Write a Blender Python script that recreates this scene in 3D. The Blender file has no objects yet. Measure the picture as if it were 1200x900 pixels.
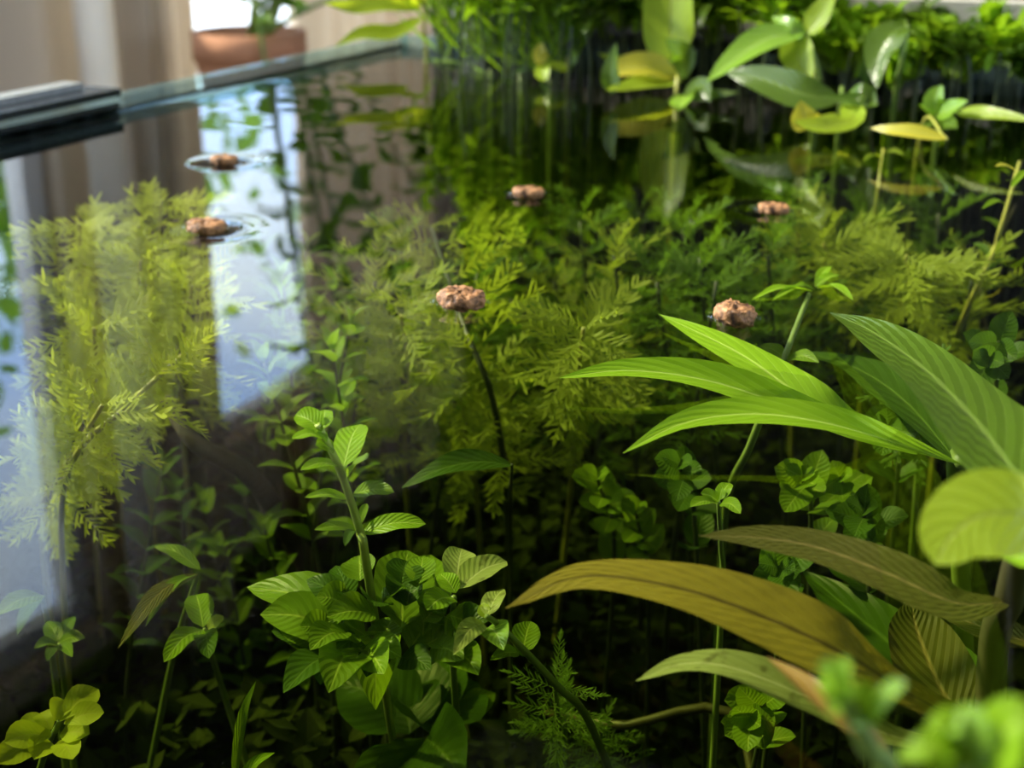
import bpy, bmesh, math, random
from mathutils import Vector, Matrix, noise
from mathutils.bvhtree import BVHTree

R = math.radians
rnd = random.Random(7)
scene = bpy.context.scene
C = scene.collection
V = Vector

# ------------------------------------------------------------------ camera, world, sun, exposure
CAM_H, PITCH, FPX = 0.10, 20.0, 1700.0          # camera height over the water (z = 0), downward pitch, focal length in pixels of 1200
cam_d = bpy.data.cameras.new('camera'); cam = bpy.data.objects.new('camera', cam_d); C.objects.link(cam)
cam.location = (0, 0, CAM_H); cam.rotation_euler = (R(90 - PITCH), 0, 0)
cam_d.sensor_width = 36; cam_d.lens = FPX / 1200 * 36; cam_d.clip_start = 0.01
cam_d.dof.use_dof = True; cam_d.dof.focus_distance = 0.29; cam_d.dof.aperture_fstop = 22
scene.camera = cam

wd = bpy.data.worlds.new('sky'); scene.world = wd; wd.use_nodes = True
nt = wd.node_tree; nt.nodes.clear()
tc = nt.nodes.new('ShaderNodeTexCoord'); nz = nt.nodes.new('ShaderNodeTexNoise'); rp = nt.nodes.new('ShaderNodeValToRGB')
bg = nt.nodes.new('ShaderNodeBackground'); ow = nt.nodes.new('ShaderNodeOutputWorld')
nz.inputs['Scale'].default_value = 5.0; nz.inputs['Detail'].default_value = 4.0
rp.color_ramp.elements[0].position = 0.42; rp.color_ramp.elements[0].color = (0.42, 0.60, 1.0, 1)
rp.color_ramp.elements[1].position = 0.62; rp.color_ramp.elements[1].color = (0.78, 0.88, 1.0, 1)
bg.inputs['Strength'].default_value = 5.6
nt.links.new(tc.outputs['Generated'], nz.inputs['Vector']); nt.links.new(nz.outputs['Fac'], rp.inputs['Fac'])
nt.links.new(rp.outputs['Color'], bg.inputs['Color']); nt.links.new(bg.outputs['Background'], ow.inputs['Surface'])

SUN_AZ, SUN_EL = -72.0, 41.0                      # compass from the viewing direction, towards the window wall
sun_d = bpy.data.lights.new('sun', 'SUN'); sun = bpy.data.objects.new('sun', sun_d); C.objects.link(sun)
sun_d.energy = 9.5; sun_d.angle = R(3.0); sun_d.color = (1.0, 0.91, 0.72)
to_sun = V((math.sin(R(SUN_AZ)) * math.cos(R(SUN_EL)), math.cos(R(SUN_AZ)) * math.cos(R(SUN_EL)), math.sin(R(SUN_EL))))
sun.rotation_euler = to_sun.to_track_quat('Z', 'Y').to_euler(); sun.location = to_sun * 6

scene.view_settings.view_transform = 'Standard'; scene.view_settings.look = 'None'
scene.view_settings.gamma = 1.0; scene.view_settings.exposure = 0.0; scene.view_settings.use_curve_mapping = False
cy = scene.cycles
cy.transparent_max_bounces = 24; cy.max_bounces = 8; cy.diffuse_bounces = 4; cy.glossy_bounces = 4; cy.transmission_bounces = 4

# ------------------------------------------------------------------ coordinates
CT, ST = math.cos(R(PITCH)), math.sin(R(PITCH))
def ray(px, py):
    a, b = (px - 600) / FPX, (450 - py) / FPX
    return V((a, CT + b * ST, -ST + b * CT))
def P(px, py, z):                                 # where the pixel's ray meets the level z
    r = ray(px, py); return V((0, 0, CAM_H)) + r * ((z - CAM_H) / r.z)
def PD(px, py, dist):                             # at a distance along the ground from the camera
    r = ray(px, py); return V((0, 0, CAM_H)) + r * (dist / math.hypot(r.x, r.y))
def mpp(p):                                       # metres to one pixel at a point
    return (p.y * CT - (p.z - CAM_H) * ST) / FPX
NV, DV = V((-0.9063, 0.4226, 0)), V((0.4226, 0.9063, 0))   # across the tank towards the window wall; along the tank
def W(n, d, z): return NV * n + DV * d + V((0, 0, z))
def wall_s(px, py, n):                            # along-wall place where the pixel's azimuth meets the plane at n
    r = ray(px, py); h = V((r.x, r.y, 0)); return (h * (n / h.dot(NV))).dot(DV)
FRAME = Matrix((DV, NV, V((0, 0, 1)))).transposed()  # columns: D, N, Z (mirrored handedness is handled with normals)

TN0, TN1, TD0, TD1, TBOT = -0.045, 0.405, -0.03, 0.7226, -0.20   # inside of the tank
WALL_N, FLOOR_Z, CEIL_Z = 1.30, -0.95, 1.75
ROOM_N0, ROOM_D0, ROOM_D1 = -2.2, -2.0, 2.55

# ------------------------------------------------------------------ object helpers
def tag(o, label=None, cat=None, group=None, kind=None):
    if label: o['label'] = label
    if cat: o['category'] = cat
    if group: o['group'] = group
    if kind: o['kind'] = kind
    return o
def empty(name, loc, label=None, cat=None, group=None):
    o = bpy.data.objects.new(name, None); C.objects.link(o); o.location = loc; o.empty_display_size = 0.01
    return tag(o, label, cat, group)
def origin_of(p):
    o = V((0, 0, 0))
    while p is not None:
        o = o + p.location; p = p.parent
    return o
def link(name, me, mat=None, parent=None, mw=None):
    """one mesh object; its mesh is in world coordinates unless mw places it"""
    o = bpy.data.objects.new(name, me); C.objects.link(o)
    if mat is not None and not me.materials: me.materials.append(mat)
    m = mw if mw is not None else Matrix.Identity(4)
    if parent is not None:
        o.parent = parent
        org = parent.matrix_basis.copy(); q = parent.parent
        while q is not None:
            org = q.matrix_basis @ org; q = q.parent
        m = org.inverted() @ m
    o.matrix_basis = m
    return o
def mesh(verts, faces, uvs=None, smooth=True):
    me = bpy.data.meshes.new('m'); me.from_pydata([tuple(v) for v in verts], [], faces)
    if uvs is not None:
        l = me.uv_layers.new(name='uv')
        vi = [0] * len(me.loops); me.loops.foreach_get('vertex_index', vi)
        l.data.foreach_set('uv', [c for i in vi for c in uvs[i]])
    if smooth: me.shade_smooth()
    me.update(); return me
class MB:
    def __init__(s): s.v, s.f = [], []
    def quadbox(s, pts):                          # 8 points: bottom loop, top loop
        b = len(s.v); s.v += pts
        s.f += [tuple(b + i for i in q) for q in ((3, 2, 1, 0), (4, 5, 6, 7), (0, 1, 5, 4), (1, 2, 6, 5), (2, 3, 7, 6), (3, 0, 4, 7))]
    def box(s, n0, n1, d0, d1, z0, z1):
        s.quadbox([W(n, d, z) for z in (z0, z1) for n, d in ((n0, d0), (n0, d1), (n1, d1), (n1, d0))][:8]); return s
    def tube(s, pts, r0, r1=None, k=7, caps=True):
        r1 = r0 if r1 is None else r1; n = len(pts); b = len(s.v)
        ref = V((0.3, 0.9, 0.2))
        for i, p in enumerate(pts):
            t = (pts[min(i + 1, n - 1)] - pts[max(i - 1, 0)]).normalized()
            x = t.cross(ref).normalized() if abs(t.dot(ref.normalized())) < 0.97 else t.cross(V((1, 0, 0))).normalized()
            y = t.cross(x); r = r0 + (r1 - r0) * i / max(n - 1, 1)
            for j in range(k):
                a = 2 * math.pi * j / k; s.v.append(p + (x * math.cos(a) + y * math.sin(a)) * r)
        for i in range(n - 1):
            for j in range(k):
                s.f.append((b + i * k + j, b + i * k + (j + 1) % k, b + (i + 1) * k + (j + 1) % k, b + (i + 1) * k + j))
        if caps:
            s.f.append(tuple(b + j for j in range(k))[::-1]); s.f.append(tuple(b + (n - 1) * k + j for j in range(k)))
        return s
    def lathe(s, c, prof, k=32):
        b = len(s.v)
        for r, z in prof:
            for j in range(k):
                a = 2 * math.pi * j / k; s.v.append(c + V((r * math.cos(a), r * math.sin(a), z)))
        for i in range(len(prof) - 1):
            for j in range(k): s.f.append((b + i * k + j, b + i * k + (j + 1) % k, b + (i + 1) * k + (j + 1) % k, b + (i + 1) * k + j))
        return s
    def build(s, name, mat, parent=None, smooth=False):
        me = mesh(s.v, s.f, None, smooth)
        bm = bmesh.new(); bm.from_mesh(me); bmesh.ops.recalc_face_normals(bm, faces=bm.faces); bm.to_mesh(me); bm.free()
        return link(name, me, mat, parent)
def box(name, mat, n0, n1, d0, d1, z0, z1, parent=None): return MB().box(n0, n1, d0, d1, z0, z1).build(name, mat, parent)

def crom(pts, n):                                  # smooth curve through points
    out = []; m = len(pts) - 1
    for i in range(n):
        t = i / (n - 1) * m; k = min(int(t), m - 1); f = t - k
        p0 = pts[k - 1] if k > 0 else pts[k] * 2 - pts[k + 1]
        p1, p2 = pts[k], pts[k + 1]
        p3 = pts[k + 2] if k + 2 <= m else pts[k + 1] * 2 - pts[k]
        out.append(0.5 * ((2 * p1) + (p2 - p0) * f + (2 * p0 - 5 * p1 + 4 * p2 - p3) * f * f + (3 * p1 - p0 - 3 * p2 + p3) * f ** 3))
    return out

# ------------------------------------------------------------------ materials
def newmat(name):
    m = bpy.data.materials.new(name); m.use_nodes = True; m.node_tree.nodes.clear()
    nt = m.node_tree; out = nt.nodes.new('ShaderNodeOutputMaterial')
    def N(t, **kw):
        n = nt.nodes.new(t)
        for k, v in kw.items():
            if k in n.inputs.keys(): n.inputs[k].default_value = v
            else: setattr(n, k, v)
        return n
    L = nt.links.new
    return m, N, L, out
def mathn(N, L, op, a, b=None, c=None):
    n = N('ShaderNodeMath', operation=op)
    for i, x in enumerate((a, b, c)):
        if x is None: continue
        if isinstance(x, (int, float)): n.inputs[i].default_value = x
        else: L(x, n.inputs[i])
    return n.outputs[0]
def mixc(N, L, f, a, b):
    n = N('ShaderNodeMix', data_type='RGBA')
    for i, x in ((0, f), (6, a), (7, b)):
        if isinstance(x, (int, float)): n.inputs[i].default_value = x
        elif isinstance(x, tuple): n.inputs[i].default_value = (*x, 1)
        else: L(x, n.inputs[i])
    return n.outputs[2]
def simple(name, col, rough=0.6, var=0.0, scale=20, bump=0.0, bscale=60, metal=0.0, col2=None):
    m, N, L, out = newmat(name)
    p = N('ShaderNodeBsdfPrincipled', Roughness=rough, Metallic=metal)
    tc = N('ShaderNodeTexCoord')
    nz = N('ShaderNodeTexNoise', Scale=scale, Detail=5.0); L(tc.outputs['Object'], nz.inputs['Vector'])
    c2 = col2 or tuple(max(0, c * (1 - var)) for c in col)
    L(mixc(N, L, nz.outputs['Fac'], c2, col), p.inputs['Base Color'])
    if bump:
        n2 = N('ShaderNodeTexNoise', Scale=bscale, Detail=6.0); L(tc.outputs['Object'], n2.inputs['Vector'])
        b = N('ShaderNodeBump', Strength=bump, Distance=0.002); L(n2.outputs['Fac'], b.inputs['Height']); L(b.outputs[0], p.inputs['Normal'])
    L(p.outputs[0], out.inputs['Surface']); return m
def leafmat(name, col, vein, trans, rough=0.35, nveins=9, slant=1.6, tmix=0.4, bump=0.3, spots=0.0, dark=0.75, spec=0.10):
    """leaf blade: veins by uv (x across, y along), light through the blade"""
    m, N, L, out = newmat(name)
    uv = N('ShaderNodeUVMap'); sx = N('ShaderNodeSeparateXYZ'); L(uv.outputs[0], sx.inputs[0])
    ax = mathn(N, L, 'ABSOLUTE', mathn(N, L, 'SUBTRACT', sx.outputs[0], 0.5))       # 0 midrib .. 0.5 edge
    ph = mathn(N, L, 'SUBTRACT', mathn(N, L, 'MULTIPLY', sx.outputs[1], float(nveins)), mathn(N, L, 'MULTIPLY', ax, slant * nveins * 0.33))
    tri = mathn(N, L, 'ABSOLUTE', mathn(N, L, 'SUBTRACT', mathn(N, L, 'FRACT', ph), 0.5))   # 0.5 on the vein
    vmask = mathn(N, L, 'MULTIPLY_ADD', tri, 12.0, -5.2); vcl = N('ShaderNodeClamp'); L(vmask, vcl.inputs[0])
    mid = N('ShaderNodeClamp'); L(mathn(N, L, 'MULTIPLY_ADD', ax, -28.0, 1.25), mid.inputs[0])
    vm = mathn(N, L, 'MAXIMUM', mathn(N, L, 'MULTIPLY', vcl.outputs[0], 0.38), mid.outputs[0])
    oi = N('ShaderNodeObjectInfo'); tc = N('ShaderNodeTexCoord')
    nz = N('ShaderNodeTexNoise', Scale=90.0, Detail=4.0); L(tc.outputs['Object'], nz.inputs['Vector'])
    f = mathn(N, L, 'MULTIPLY_ADD', oi.outputs['Random'], 0.6, mathn(N, L, 'MULTIPLY', nz.outputs['Fac'], 0.4))
    base = mixc(N, L, f, tuple(c * dark for c in col), tuple(min(1, c * 1.2) for c in col))
    cc = mixc(N, L, vm, base, vein)
    if spots:
        n3 = N('ShaderNodeTexNoise', Scale=420.0, Detail=2.0); L(tc.outputs['Object'], n3.inputs['Vector'])
        k = N('ShaderNodeClamp'); L(mathn(N, L, 'MULTIPLY_ADD', n3.outputs['Fac'], 8.0, -4.6), k.inputs[0])
        cc = mixc(N, L, mathn(N, L, 'MULTIPLY', k.outputs[0], spots), cc, (0.05, 0.04, 0.01))
    h = mathn(N, L, 'SUBTRACT', mathn(N, L, 'MULTIPLY', mathn(N, L, 'SUBTRACT', 0.5, tri), 2.0), mathn(N, L, 'MULTIPLY', mid.outputs[0], 0.8))
    h2 = mathn(N, L, 'MULTIPLY_ADD', nz.outputs['Fac'], 0.35, h)
    bp = N('ShaderNodeBump', Strength=bump, Distance=0.00035); L(h2, bp.inputs['Height'])
    p = N('ShaderNodeBsdfPrincipled', Roughness=rough); p.inputs['Specular IOR Level'].default_value = spec
    L(cc, p.inputs['Base Color']); L(bp.outputs[0], p.inputs['Normal'])
    t = N('ShaderNodeBsdfTranslucent'); L(mixc(N, L, mathn(N, L, 'MULTIPLY', vm, 0.6), trans, vein), t.inputs['Color']); L(bp.outputs[0], t.inputs['Normal'])
    mx = N('ShaderNodeMixShader'); mx.inputs[0].default_value = tmix
    L(p.outputs[0], mx.inputs[1]); L(t.outputs[0], mx.inputs[2]); L(mx.outputs[0], out.inputs['Surface']); return m
def stemmat(name, col): return simple(name, col, 0.45, 0.4, 150)

M = {}
M['bright'] = leafmat('leaf_bright_green', (0.19, 0.34, 0.012), (0.40, 0.56, 0.08), (0.34, 0.56, 0.01))
M['green'] = leafmat('leaf_mid_green', (0.135, 0.24, 0.010), (0.30, 0.42, 0.04), (0.26, 0.42, 0.01))
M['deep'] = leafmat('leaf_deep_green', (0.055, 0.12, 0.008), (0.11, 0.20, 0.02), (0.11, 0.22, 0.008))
M['gloss'] = leafmat('leaf_glossy_green', (0.24, 0.42, 0.04), (0.40, 0.56, 0.12), (0.34, 0.60, 0.02), rough=0.22, spec=0.8)
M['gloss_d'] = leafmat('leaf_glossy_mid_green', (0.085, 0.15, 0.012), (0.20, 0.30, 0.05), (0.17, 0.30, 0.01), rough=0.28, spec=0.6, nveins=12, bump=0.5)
M['lime'] = leafmat('leaf_lime', (0.36, 0.50, 0.03), (0.36, 0.44, 0.05), (0.80, 0.90, 0.03), tmix=0.55, spec=0.5)
M['olive'] = leafmat('leaf_olive_brown', (0.21, 0.175, 0.012), (0.07, 0.05, 0.008), (0.34, 0.27, 0.01), rough=0.5, nveins=14, tmix=0.32, bump=0.6)
M['olive_dark'] = leafmat('leaf_dark_olive', (0.085, 0.088, 0.012), (0.22, 0.18, 0.05), (0.13, 0.13, 0.01), rough=0.5, nveins=15, tmix=0.3, bump=0.6)
M['pale'] = leafmat('leaf_pale_spotted', (0.34, 0.42, 0.10), (0.50, 0.56, 0.20), (0.40, 0.50, 0.05), spots=0.6, bump=0.25)
M['brown'] = leafmat('leaf_brown', (0.24, 0.15, 0.03), (0.30, 0.18, 0.04), (0.34, 0.20, 0.02))
M['yellow'] = leafmat('leaf_yellow', (0.62, 0.55, 0.05), (0.5, 0.5, 0.1), (0.7, 0.65, 0.04), tmix=0.45, spec=0.5)
M['frond'] = leafmat('frond_yellow_green', (0.24, 0.32, 0.022), (0.32, 0.36, 0.04), (0.38, 0.48, 0.018), rough=0.5, tmix=0.45, bump=0.1)
M['frond_dark'] = leafmat('frond_green', (0.10, 0.19, 0.016), (0.13, 0.22, 0.02), (0.17, 0.31, 0.012), rough=0.5, tmix=0.45, bump=0.1)
M['frond_b'] = leafmat('frond_bright_yellow_green', (0.40, 0.47, 0.03), (0.46, 0.50, 0.05), (0.60, 0.68, 0.02), rough=0.5, tmix=0.45, bump=0.1)
M['house'] = leafmat('houseplant_leaf', (0.12, 0.24, 0.03), (0.2, 0.34, 0.06), (0.28, 0.50, 0.03), tmix=0.5)
M['stem'] = stemmat('stem_green', (0.20, 0.30, 0.05))
M['stem_l'] = stemmat('stem_light_green', (0.40, 0.52, 0.08))
M['stem_y'] = stemmat('stem_yellow', (0.42, 0.42, 0.06))
M['stem_d'] = stemmat('stem_dark', (0.045, 0.065, 0.015))
M['stem_b'] = stemmat('stem_brown', (0.07, 0.065, 0.02))
M['wall'] = simple('wall_paint_taupe', (0.66, 0.53, 0.38), 0.8, 0.08, 3)
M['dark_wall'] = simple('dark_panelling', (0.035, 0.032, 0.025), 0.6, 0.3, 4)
M['ceil'] = simple('ceiling_white', (0.75, 0.73, 0.70), 0.9, 0.05, 3)
M['floor'] = simple('floor_oak', (0.42, 0.31, 0.20), 0.5, 0.35, 8)
M['white'] = simple('white_paint', (0.80, 0.78, 0.75), 0.45, 0.05, 6)
def cloth(name, col, tr):
    m, N, L, out = newmat(name); tc = N('ShaderNodeTexCoord'); nz = N('ShaderNodeTexNoise', Scale=14.0); L(tc.outputs['Object'], nz.inputs['Vector'])
    c = mixc(N, L, nz.outputs['Fac'], tuple(x * .88 for x in col), col); d = N('ShaderNodeBsdfDiffuse'); t = N('ShaderNodeBsdfTranslucent'); mx = N('ShaderNodeMixShader'); mx.inputs[0].default_value = tr
    L(c, d.inputs[0]); L(c, t.inputs[0]); L(d.outputs[0], mx.inputs[1]); L(t.outputs[0], mx.inputs[2]); L(mx.outputs[0], out.inputs['Surface']); return m
M['curtain'] = cloth('curtain_cloth', (0.70, 0.58, 0.43), 0.20)
M['curtain_l'] = cloth('pale_curtain_cloth', (0.92, 0.83, 0.70), 0.36)
M['terra'] = simple('terracotta', (0.62, 0.27, 0.13), 0.8, 0.25, 25, 0.2)
M['soil'] = simple('potting_soil', (0.05, 0.035, 0.02), 0.95, 0.5, 200, 0.6, 300)
M['wood_d'] = simple('dark_cabinet', (0.06, 0.05, 0.04), 0.5, 0.3, 10)
M['grey'] = simple('grey_rail', (0.62, 0.58, 0.50), 0.6, 0.25, 60)
M['black'] = simple('black_silicone', (0.012, 0.013, 0.013), 0.25, 0.4, 300, 0.4, 500)
M['alu'] = simple('worn_metal_strip', (0.42, 0.41, 0.38), 0.4, 0.5, 300, 0.5, 600, 0.3)
M['film'] = simple('added_dark_sheet_mat', (0.012, 0.018, 0.010), 0.9, 0.5, 30)
M['gravel'] = simple('dark_substrate', (0.035, 0.028, 0.018), 0.95, 0.8, 180, 1.0, 260)
M['moss'] = leafmat('moss_dark', (0.05, 0.07, 0.018), (0.06, 0.08, 0.02), (0.06, 0.09, 0.015), rough=0.7, tmix=0.3, bump=0.1)
M['drift'] = simple('driftwood', (0.06, 0.045, 0.03), 0.8, 0.6, 120, 0.7, 200)
M['bark'] = simple('bark', (0.10, 0.08, 0.06), 0.9, 0.5, 20)

def pellet_mat():
    m, N, L, out = newmat('fish_food_crumb'); tc = N('ShaderNodeTexCoord')
    n1 = N('ShaderNodeTexNoise', Scale=480.0, Detail=5.0); L(tc.outputs['Object'], n1.inputs['Vector'])
    n2 = N('ShaderNodeTexVoronoi', Scale=620.0); L(tc.outputs['Object'], n2.inputs['Vector'])
    k = N('ShaderNodeClamp'); L(mathn(N, L, 'MULTIPLY_ADD', n1.outputs['Fac'], 3.2, -1.1), k.inputs[0])
    c = mixc(N, L, k.outputs[0], (0.05, 0.016, 0.005), (0.56, 0.27, 0.11))
    p = N('ShaderNodeBsdfPrincipled', Roughness=0.6); L(c, p.inputs['Base Color'])
    b = N('ShaderNodeBump', Strength=1.0, Distance=0.0012); L(n1.outputs['Fac'], b.inputs['Height']); L(b.outputs[0], p.inputs['Normal'])
    L(p.outputs[0], out.inputs['Surface']); return m
M['pellet'] = pellet_mat()
def film_glass(name, tint, ior=1.33, rough=0.0, amount=1.0, volume=None):
    """clear sheet: straight through, with the mirror share of its index on both sides"""
    m, N, L, out = newmat(name)
    ge = N('ShaderNodeNewGeometry'); fr = N('ShaderNodeFresnel')
    L(mathn(N, L, 'MULTIPLY_ADD', ge.outputs['Backfacing'], 1.0 / ior - ior, ior), fr.inputs['IOR'])
    t = N('ShaderNodeBsdfTransparent', Color=(*tint, 1)); g = N('ShaderNodeBsdfGlossy', Roughness=rough)
    mx = N('ShaderNodeMixShader'); L(mathn(N, L, 'MULTIPLY', fr.outputs[0], amount), mx.inputs[0])
    L(t.outputs[0], mx.inputs[1]); L(g.outputs[0], mx.inputs[2]); L(mx.outputs[0], out.inputs['Surface'])
    if volume:
        a = N('ShaderNodeVolumeAbsorption', Color=(*volume[0], 1), Density=volume[1]); L(a.outputs[0], out.inputs['Volume'])
    return m
WATER_VOL = ((0.69, 0.73, 0.25), 10.5)
M['water'] = film_glass('water_top', (1, 1, 1), 1.33, 0.0, 1.0, WATER_VOL)
M['water_side'] = film_glass('water_side', (1, 1, 1), 1.33, 0.0, 0.0, WATER_VOL)
M['pane'] = film_glass('window_glass', (0.96, 0.98, 0.97), 1.45, 0.0, 0.6)
M['bubble'] = film_glass('bubble_film', (0.95, 0.97, 0.97), 1.6, 0.02, 1.0)
def edge_glass():
    m, N, L, out = newmat('tank_glass_teal')
    p = N('ShaderNodeBsdfPrincipled', Roughness=0.06); p.inputs['Base Color'].default_value = (0.30, 0.44, 0.45, 1)
    tc = N('ShaderNodeTexCoord'); nz = N('ShaderNodeTexNoise', Scale=120.0); L(tc.outputs['Object'], nz.inputs['Vector'])
    b = N('ShaderNodeBump', Strength=0.12, Distance=0.001); L(nz.outputs['Fac'], b.inputs['Height']); L(b.outputs[0], p.inputs['Normal'])
    t = N('ShaderNodeBsdfTransparent', Color=(0.80, 0.93, 0.92, 1)); mx = N('ShaderNodeMixShader'); mx.inputs[0].default_value = 0.78
    L(p.outputs[0], mx.inputs[1]); L(t.outputs[0], mx.inputs[2]); L(mx.outputs[0], out.inputs['Surface']); return m
M['glass'] = edge_glass()

# ------------------------------------------------------------------ the room
def st(o, label=None): return tag(o, label, None, None, 'structure')
st(box('floor', M['floor'], ROOM_N0 - .1, WALL_N + .08, ROOM_D0 - .1, ROOM_D1 + .1, FLOOR_Z - .1, FLOOR_Z))
st(box('ceiling', M['ceil'], ROOM_N0 - .1, WALL_N + .08, ROOM_D0 - .1, ROOM_D1 + .1, CEIL_Z, CEIL_Z + .1))
st(box('wall_back', M['dark_wall'], ROOM_N0, WALL_N, ROOM_D1, ROOM_D1 + .1, FLOOR_Z, CEIL_Z))
st(box('wall_front', M['wall'], ROOM_N0, WALL_N, ROOM_D0 - .1, ROOM_D0, FLOOR_Z, CEIL_Z))
RW = (-.5, 1.7, -.15, 1.25)                      # added unseen window in the opposite wall, fills the room with light
mb = MB(); mb.box(ROOM_N0 - .1, ROOM_N0, ROOM_D0 - .1, RW[0], FLOOR_Z, CEIL_Z).box(ROOM_N0 - .1, ROOM_N0, RW[1], ROOM_D1 + .1, FLOOR_Z, CEIL_Z)
mb.box(ROOM_N0 - .1, ROOM_N0, RW[0], RW[1], FLOOR_Z, RW[2]).box(ROOM_N0 - .1, ROOM_N0, RW[0], RW[1], RW[3], CEIL_Z)
st(mb.build('wall_right', M['wall']))
# the window wall with three openings, the last unseen and added to let the sun in: (d0, d1, z0, z1)
s1 = wall_s(36, 250, WALL_N); s2a = wall_s(112, 250, WALL_N); s2b = wall_s(480, 250, WALL_N)
OPEN = [(s1 - 0.30, s1 + .06, 0.10, 0.93), (s2a, s2b - .1, -0.30, 0.78), (-0.95, s1 - 0.42, -0.02, 1.58)]
mb = MB(); cuts = sorted(OPEN); d = ROOM_D0 - .1
for a, b, z0, z1 in cuts:
    mb.box(WALL_N, WALL_N + .08, d, a, FLOOR_Z, CEIL_Z); mb.box(WALL_N, WALL_N + .08, a, b, FLOOR_Z, z0); mb.box(WALL_N, WALL_N + .08, a, b, z1, CEIL_Z); d = b
mb.box(WALL_N, WALL_N + .08, d, ROOM_D1 + .1, FLOOR_Z, CEIL_Z)
st(mb.build('wall_left', M['wall']))
def portal(n, a, b, z0, z1, out):
    pl = bpy.data.lights.new('window_portal', 'AREA'); po = bpy.data.objects.new('window_portal', pl); C.objects.link(po)
    pl.shape = 'RECTANGLE'; pl.size = b - a; pl.size_y = z1 - z0; pl.cycles.is_portal = True
    po.location = W(n, (a + b) / 2, (z0 + z1) / 2)
    zz = out; yy = V((0, 0, 1)); xx = yy.cross(zz); po.rotation_euler = Matrix((xx, yy, zz)).transposed().to_euler()
portal(ROOM_N0 - .09, *RW, -NV)
w = empty('window_4', W(ROOM_N0 - .05, .5, RW[2])); w['kind'] = 'structure'
fr = MB(); n0, n1 = ROOM_N0 - .07, ROOM_N0 - .03
fr.box(n0, n1, RW[0], RW[0] + .04, RW[2], RW[3]).box(n0, n1, RW[1] - .04, RW[1], RW[2], RW[3]).box(n0, n1, RW[0] + .04, RW[1] - .04, RW[2], RW[2] + .04).box(n0, n1, RW[0] + .04, RW[1] - .04, RW[3] - .04, RW[3]).box(n0, n1, .48, .52, RW[2] + .04, RW[3] - .04)
fr.build('window_frame', M['white'], w)
for q0, q1 in ((RW[0] + .04, .48), (.52, RW[1] - .04)): box('pane', M['pane'], n0 + .02, n0 + .024, q0, q1, RW[2] + .04, RW[3] - .04, w)
for i, (a, b, z0, z1) in enumerate(OPEN):
    w = empty('window_%d' % (i + 1), W(WALL_N + .07, (a + b) / 2, z0)); w['kind'] = 'structure'
    fw = 0.035 if i != 1 else 0.03
    fr = MB(); n0, n1 = WALL_N + .03, WALL_N + .06
    fr.box(n0, n1, a, a + fw, z0, z1).box(n0, n1, b - fw, b, z0, z1).box(n0, n1, a + fw, b - fw, z0, z0 + fw).box(n0, n1, a + fw, b - fw, z1 - fw, z1)
    fr.build('window_frame', M['white'], w)
    box('pane', M['pane'], n0 + .012, n0 + .016, a + fw, b - fw, z0 + fw, z1 - fw, w)
    box('window_sill', M['white'], WALL_N - .02, WALL_N + .03, a, b, z0 - .02, z0 + .004, w)
    portal(WALL_N + .075, a, b, z0, z1, NV)

st(box('trim_added_dark', M['dark_wall'], WALL_N - .05, WALL_N, s1 - .38, ROOM_D1, .97, CEIL_Z), 'added unseen dark board above the windows, dimming the water reflection')  # unseen board, added to darken what the water mirrors
def curtain(name, label, mat, d0, d1, n, z0, z1, waves, amp):
    nx = int(waves * 14); vs, fs = [], []
    for i in range(nx + 1):
        t = i / nx; off = amp * (math.sin(t * waves * 2 * math.pi) + 0.35 * math.sin(t * waves * 4.7 + 1))
        for z in (z0, (z0 + z1) / 2, z1): vs.append(W(n + off, d0 + (d1 - d0) * t, z))
    for i in range(nx):
        for j in range(2): b = i * 3 + j; fs.append((b, b + 3, b + 4, b + 1))
    me = mesh(vs, fs)
    o = link(name, me, mat)
    return tag(o, label, 'curtain')
cs = lambda px: wall_s(px, 250, 1.20)
curtain('curtain', 'pale curtain edge beside the taupe wall, next to the terracotta pot', M['curtain_l'], wall_s(110, 250, 1.245), wall_s(178, 250, 1.245), 1.245, -.80, .985, 1.5, .006)
curtain('curtain', 'beige curtain in narrow folds hanging beside the terracotta pot', M['curtain'], cs(166), cs(236), 1.20, -.80, .985, 4, .016)
curtain('curtain', 'wide greyish beige curtain drawn back on the dark-wall side of the window', M['curtain'], cs(362), cs(505), 1.20, -.80, .985, 7, .02)
rod = MB().box(1.17, 1.25, cs(95), cs(530), .98, 1.0).build('curtain_rail', M['wood_d'])
tag(rod, 'dark flat curtain rail fixed to the added dark board above the window', 'rail')

# ------------------------------------------------------------------ aquarium
TK = 0.008
tank = empty('aquarium', W((TN0 + TN1) / 2, (TD0 + TD1) / 2, TBOT - .02), 'glass aquarium full of water plants, with a teal glass rim', 'aquarium')
RIM = 0.006
def panel(n0, n1, d0, d1, z0=TBOT - .01, z1=RIM): return box('glass_panel', M['glass'], n0, n1, d0, d1, z0, z1, tank)
panel(TN1, TN1 + TK, TD0 - TK, TD1 + TK); panel(TN0 - TK, TN0, TD0 - TK, TD1 + TK)
panel(TN0, TN1, TD1, TD1 + TK); panel(TN0, TN1, TD0 - TK, TD0)
box('glass_base', M['glass'], TN0 - TK, TN1 + TK, TD0 - TK, TD1 + TK, TBOT - .02, TBOT - .01, tank)
tag(box('added_dark_sheet', M['film'], TN1 + TK, TN1 + TK + .001, TD0 - TK, TD1 + TK, TBOT - .02, -.004, tank), 'added dark sheet outside the window-side glass, giving the dark depths')  # added opaque sheets imitate the darkness of the deep water
tag(box('added_dark_sheet', M['film'], TN0 - TK, TN1 - .02, TD1 + TK, TD1 + TK + .001, TBOT - .02, .012, tank), 'added dark sheet behind the end glass, giving the dark depths')
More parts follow.
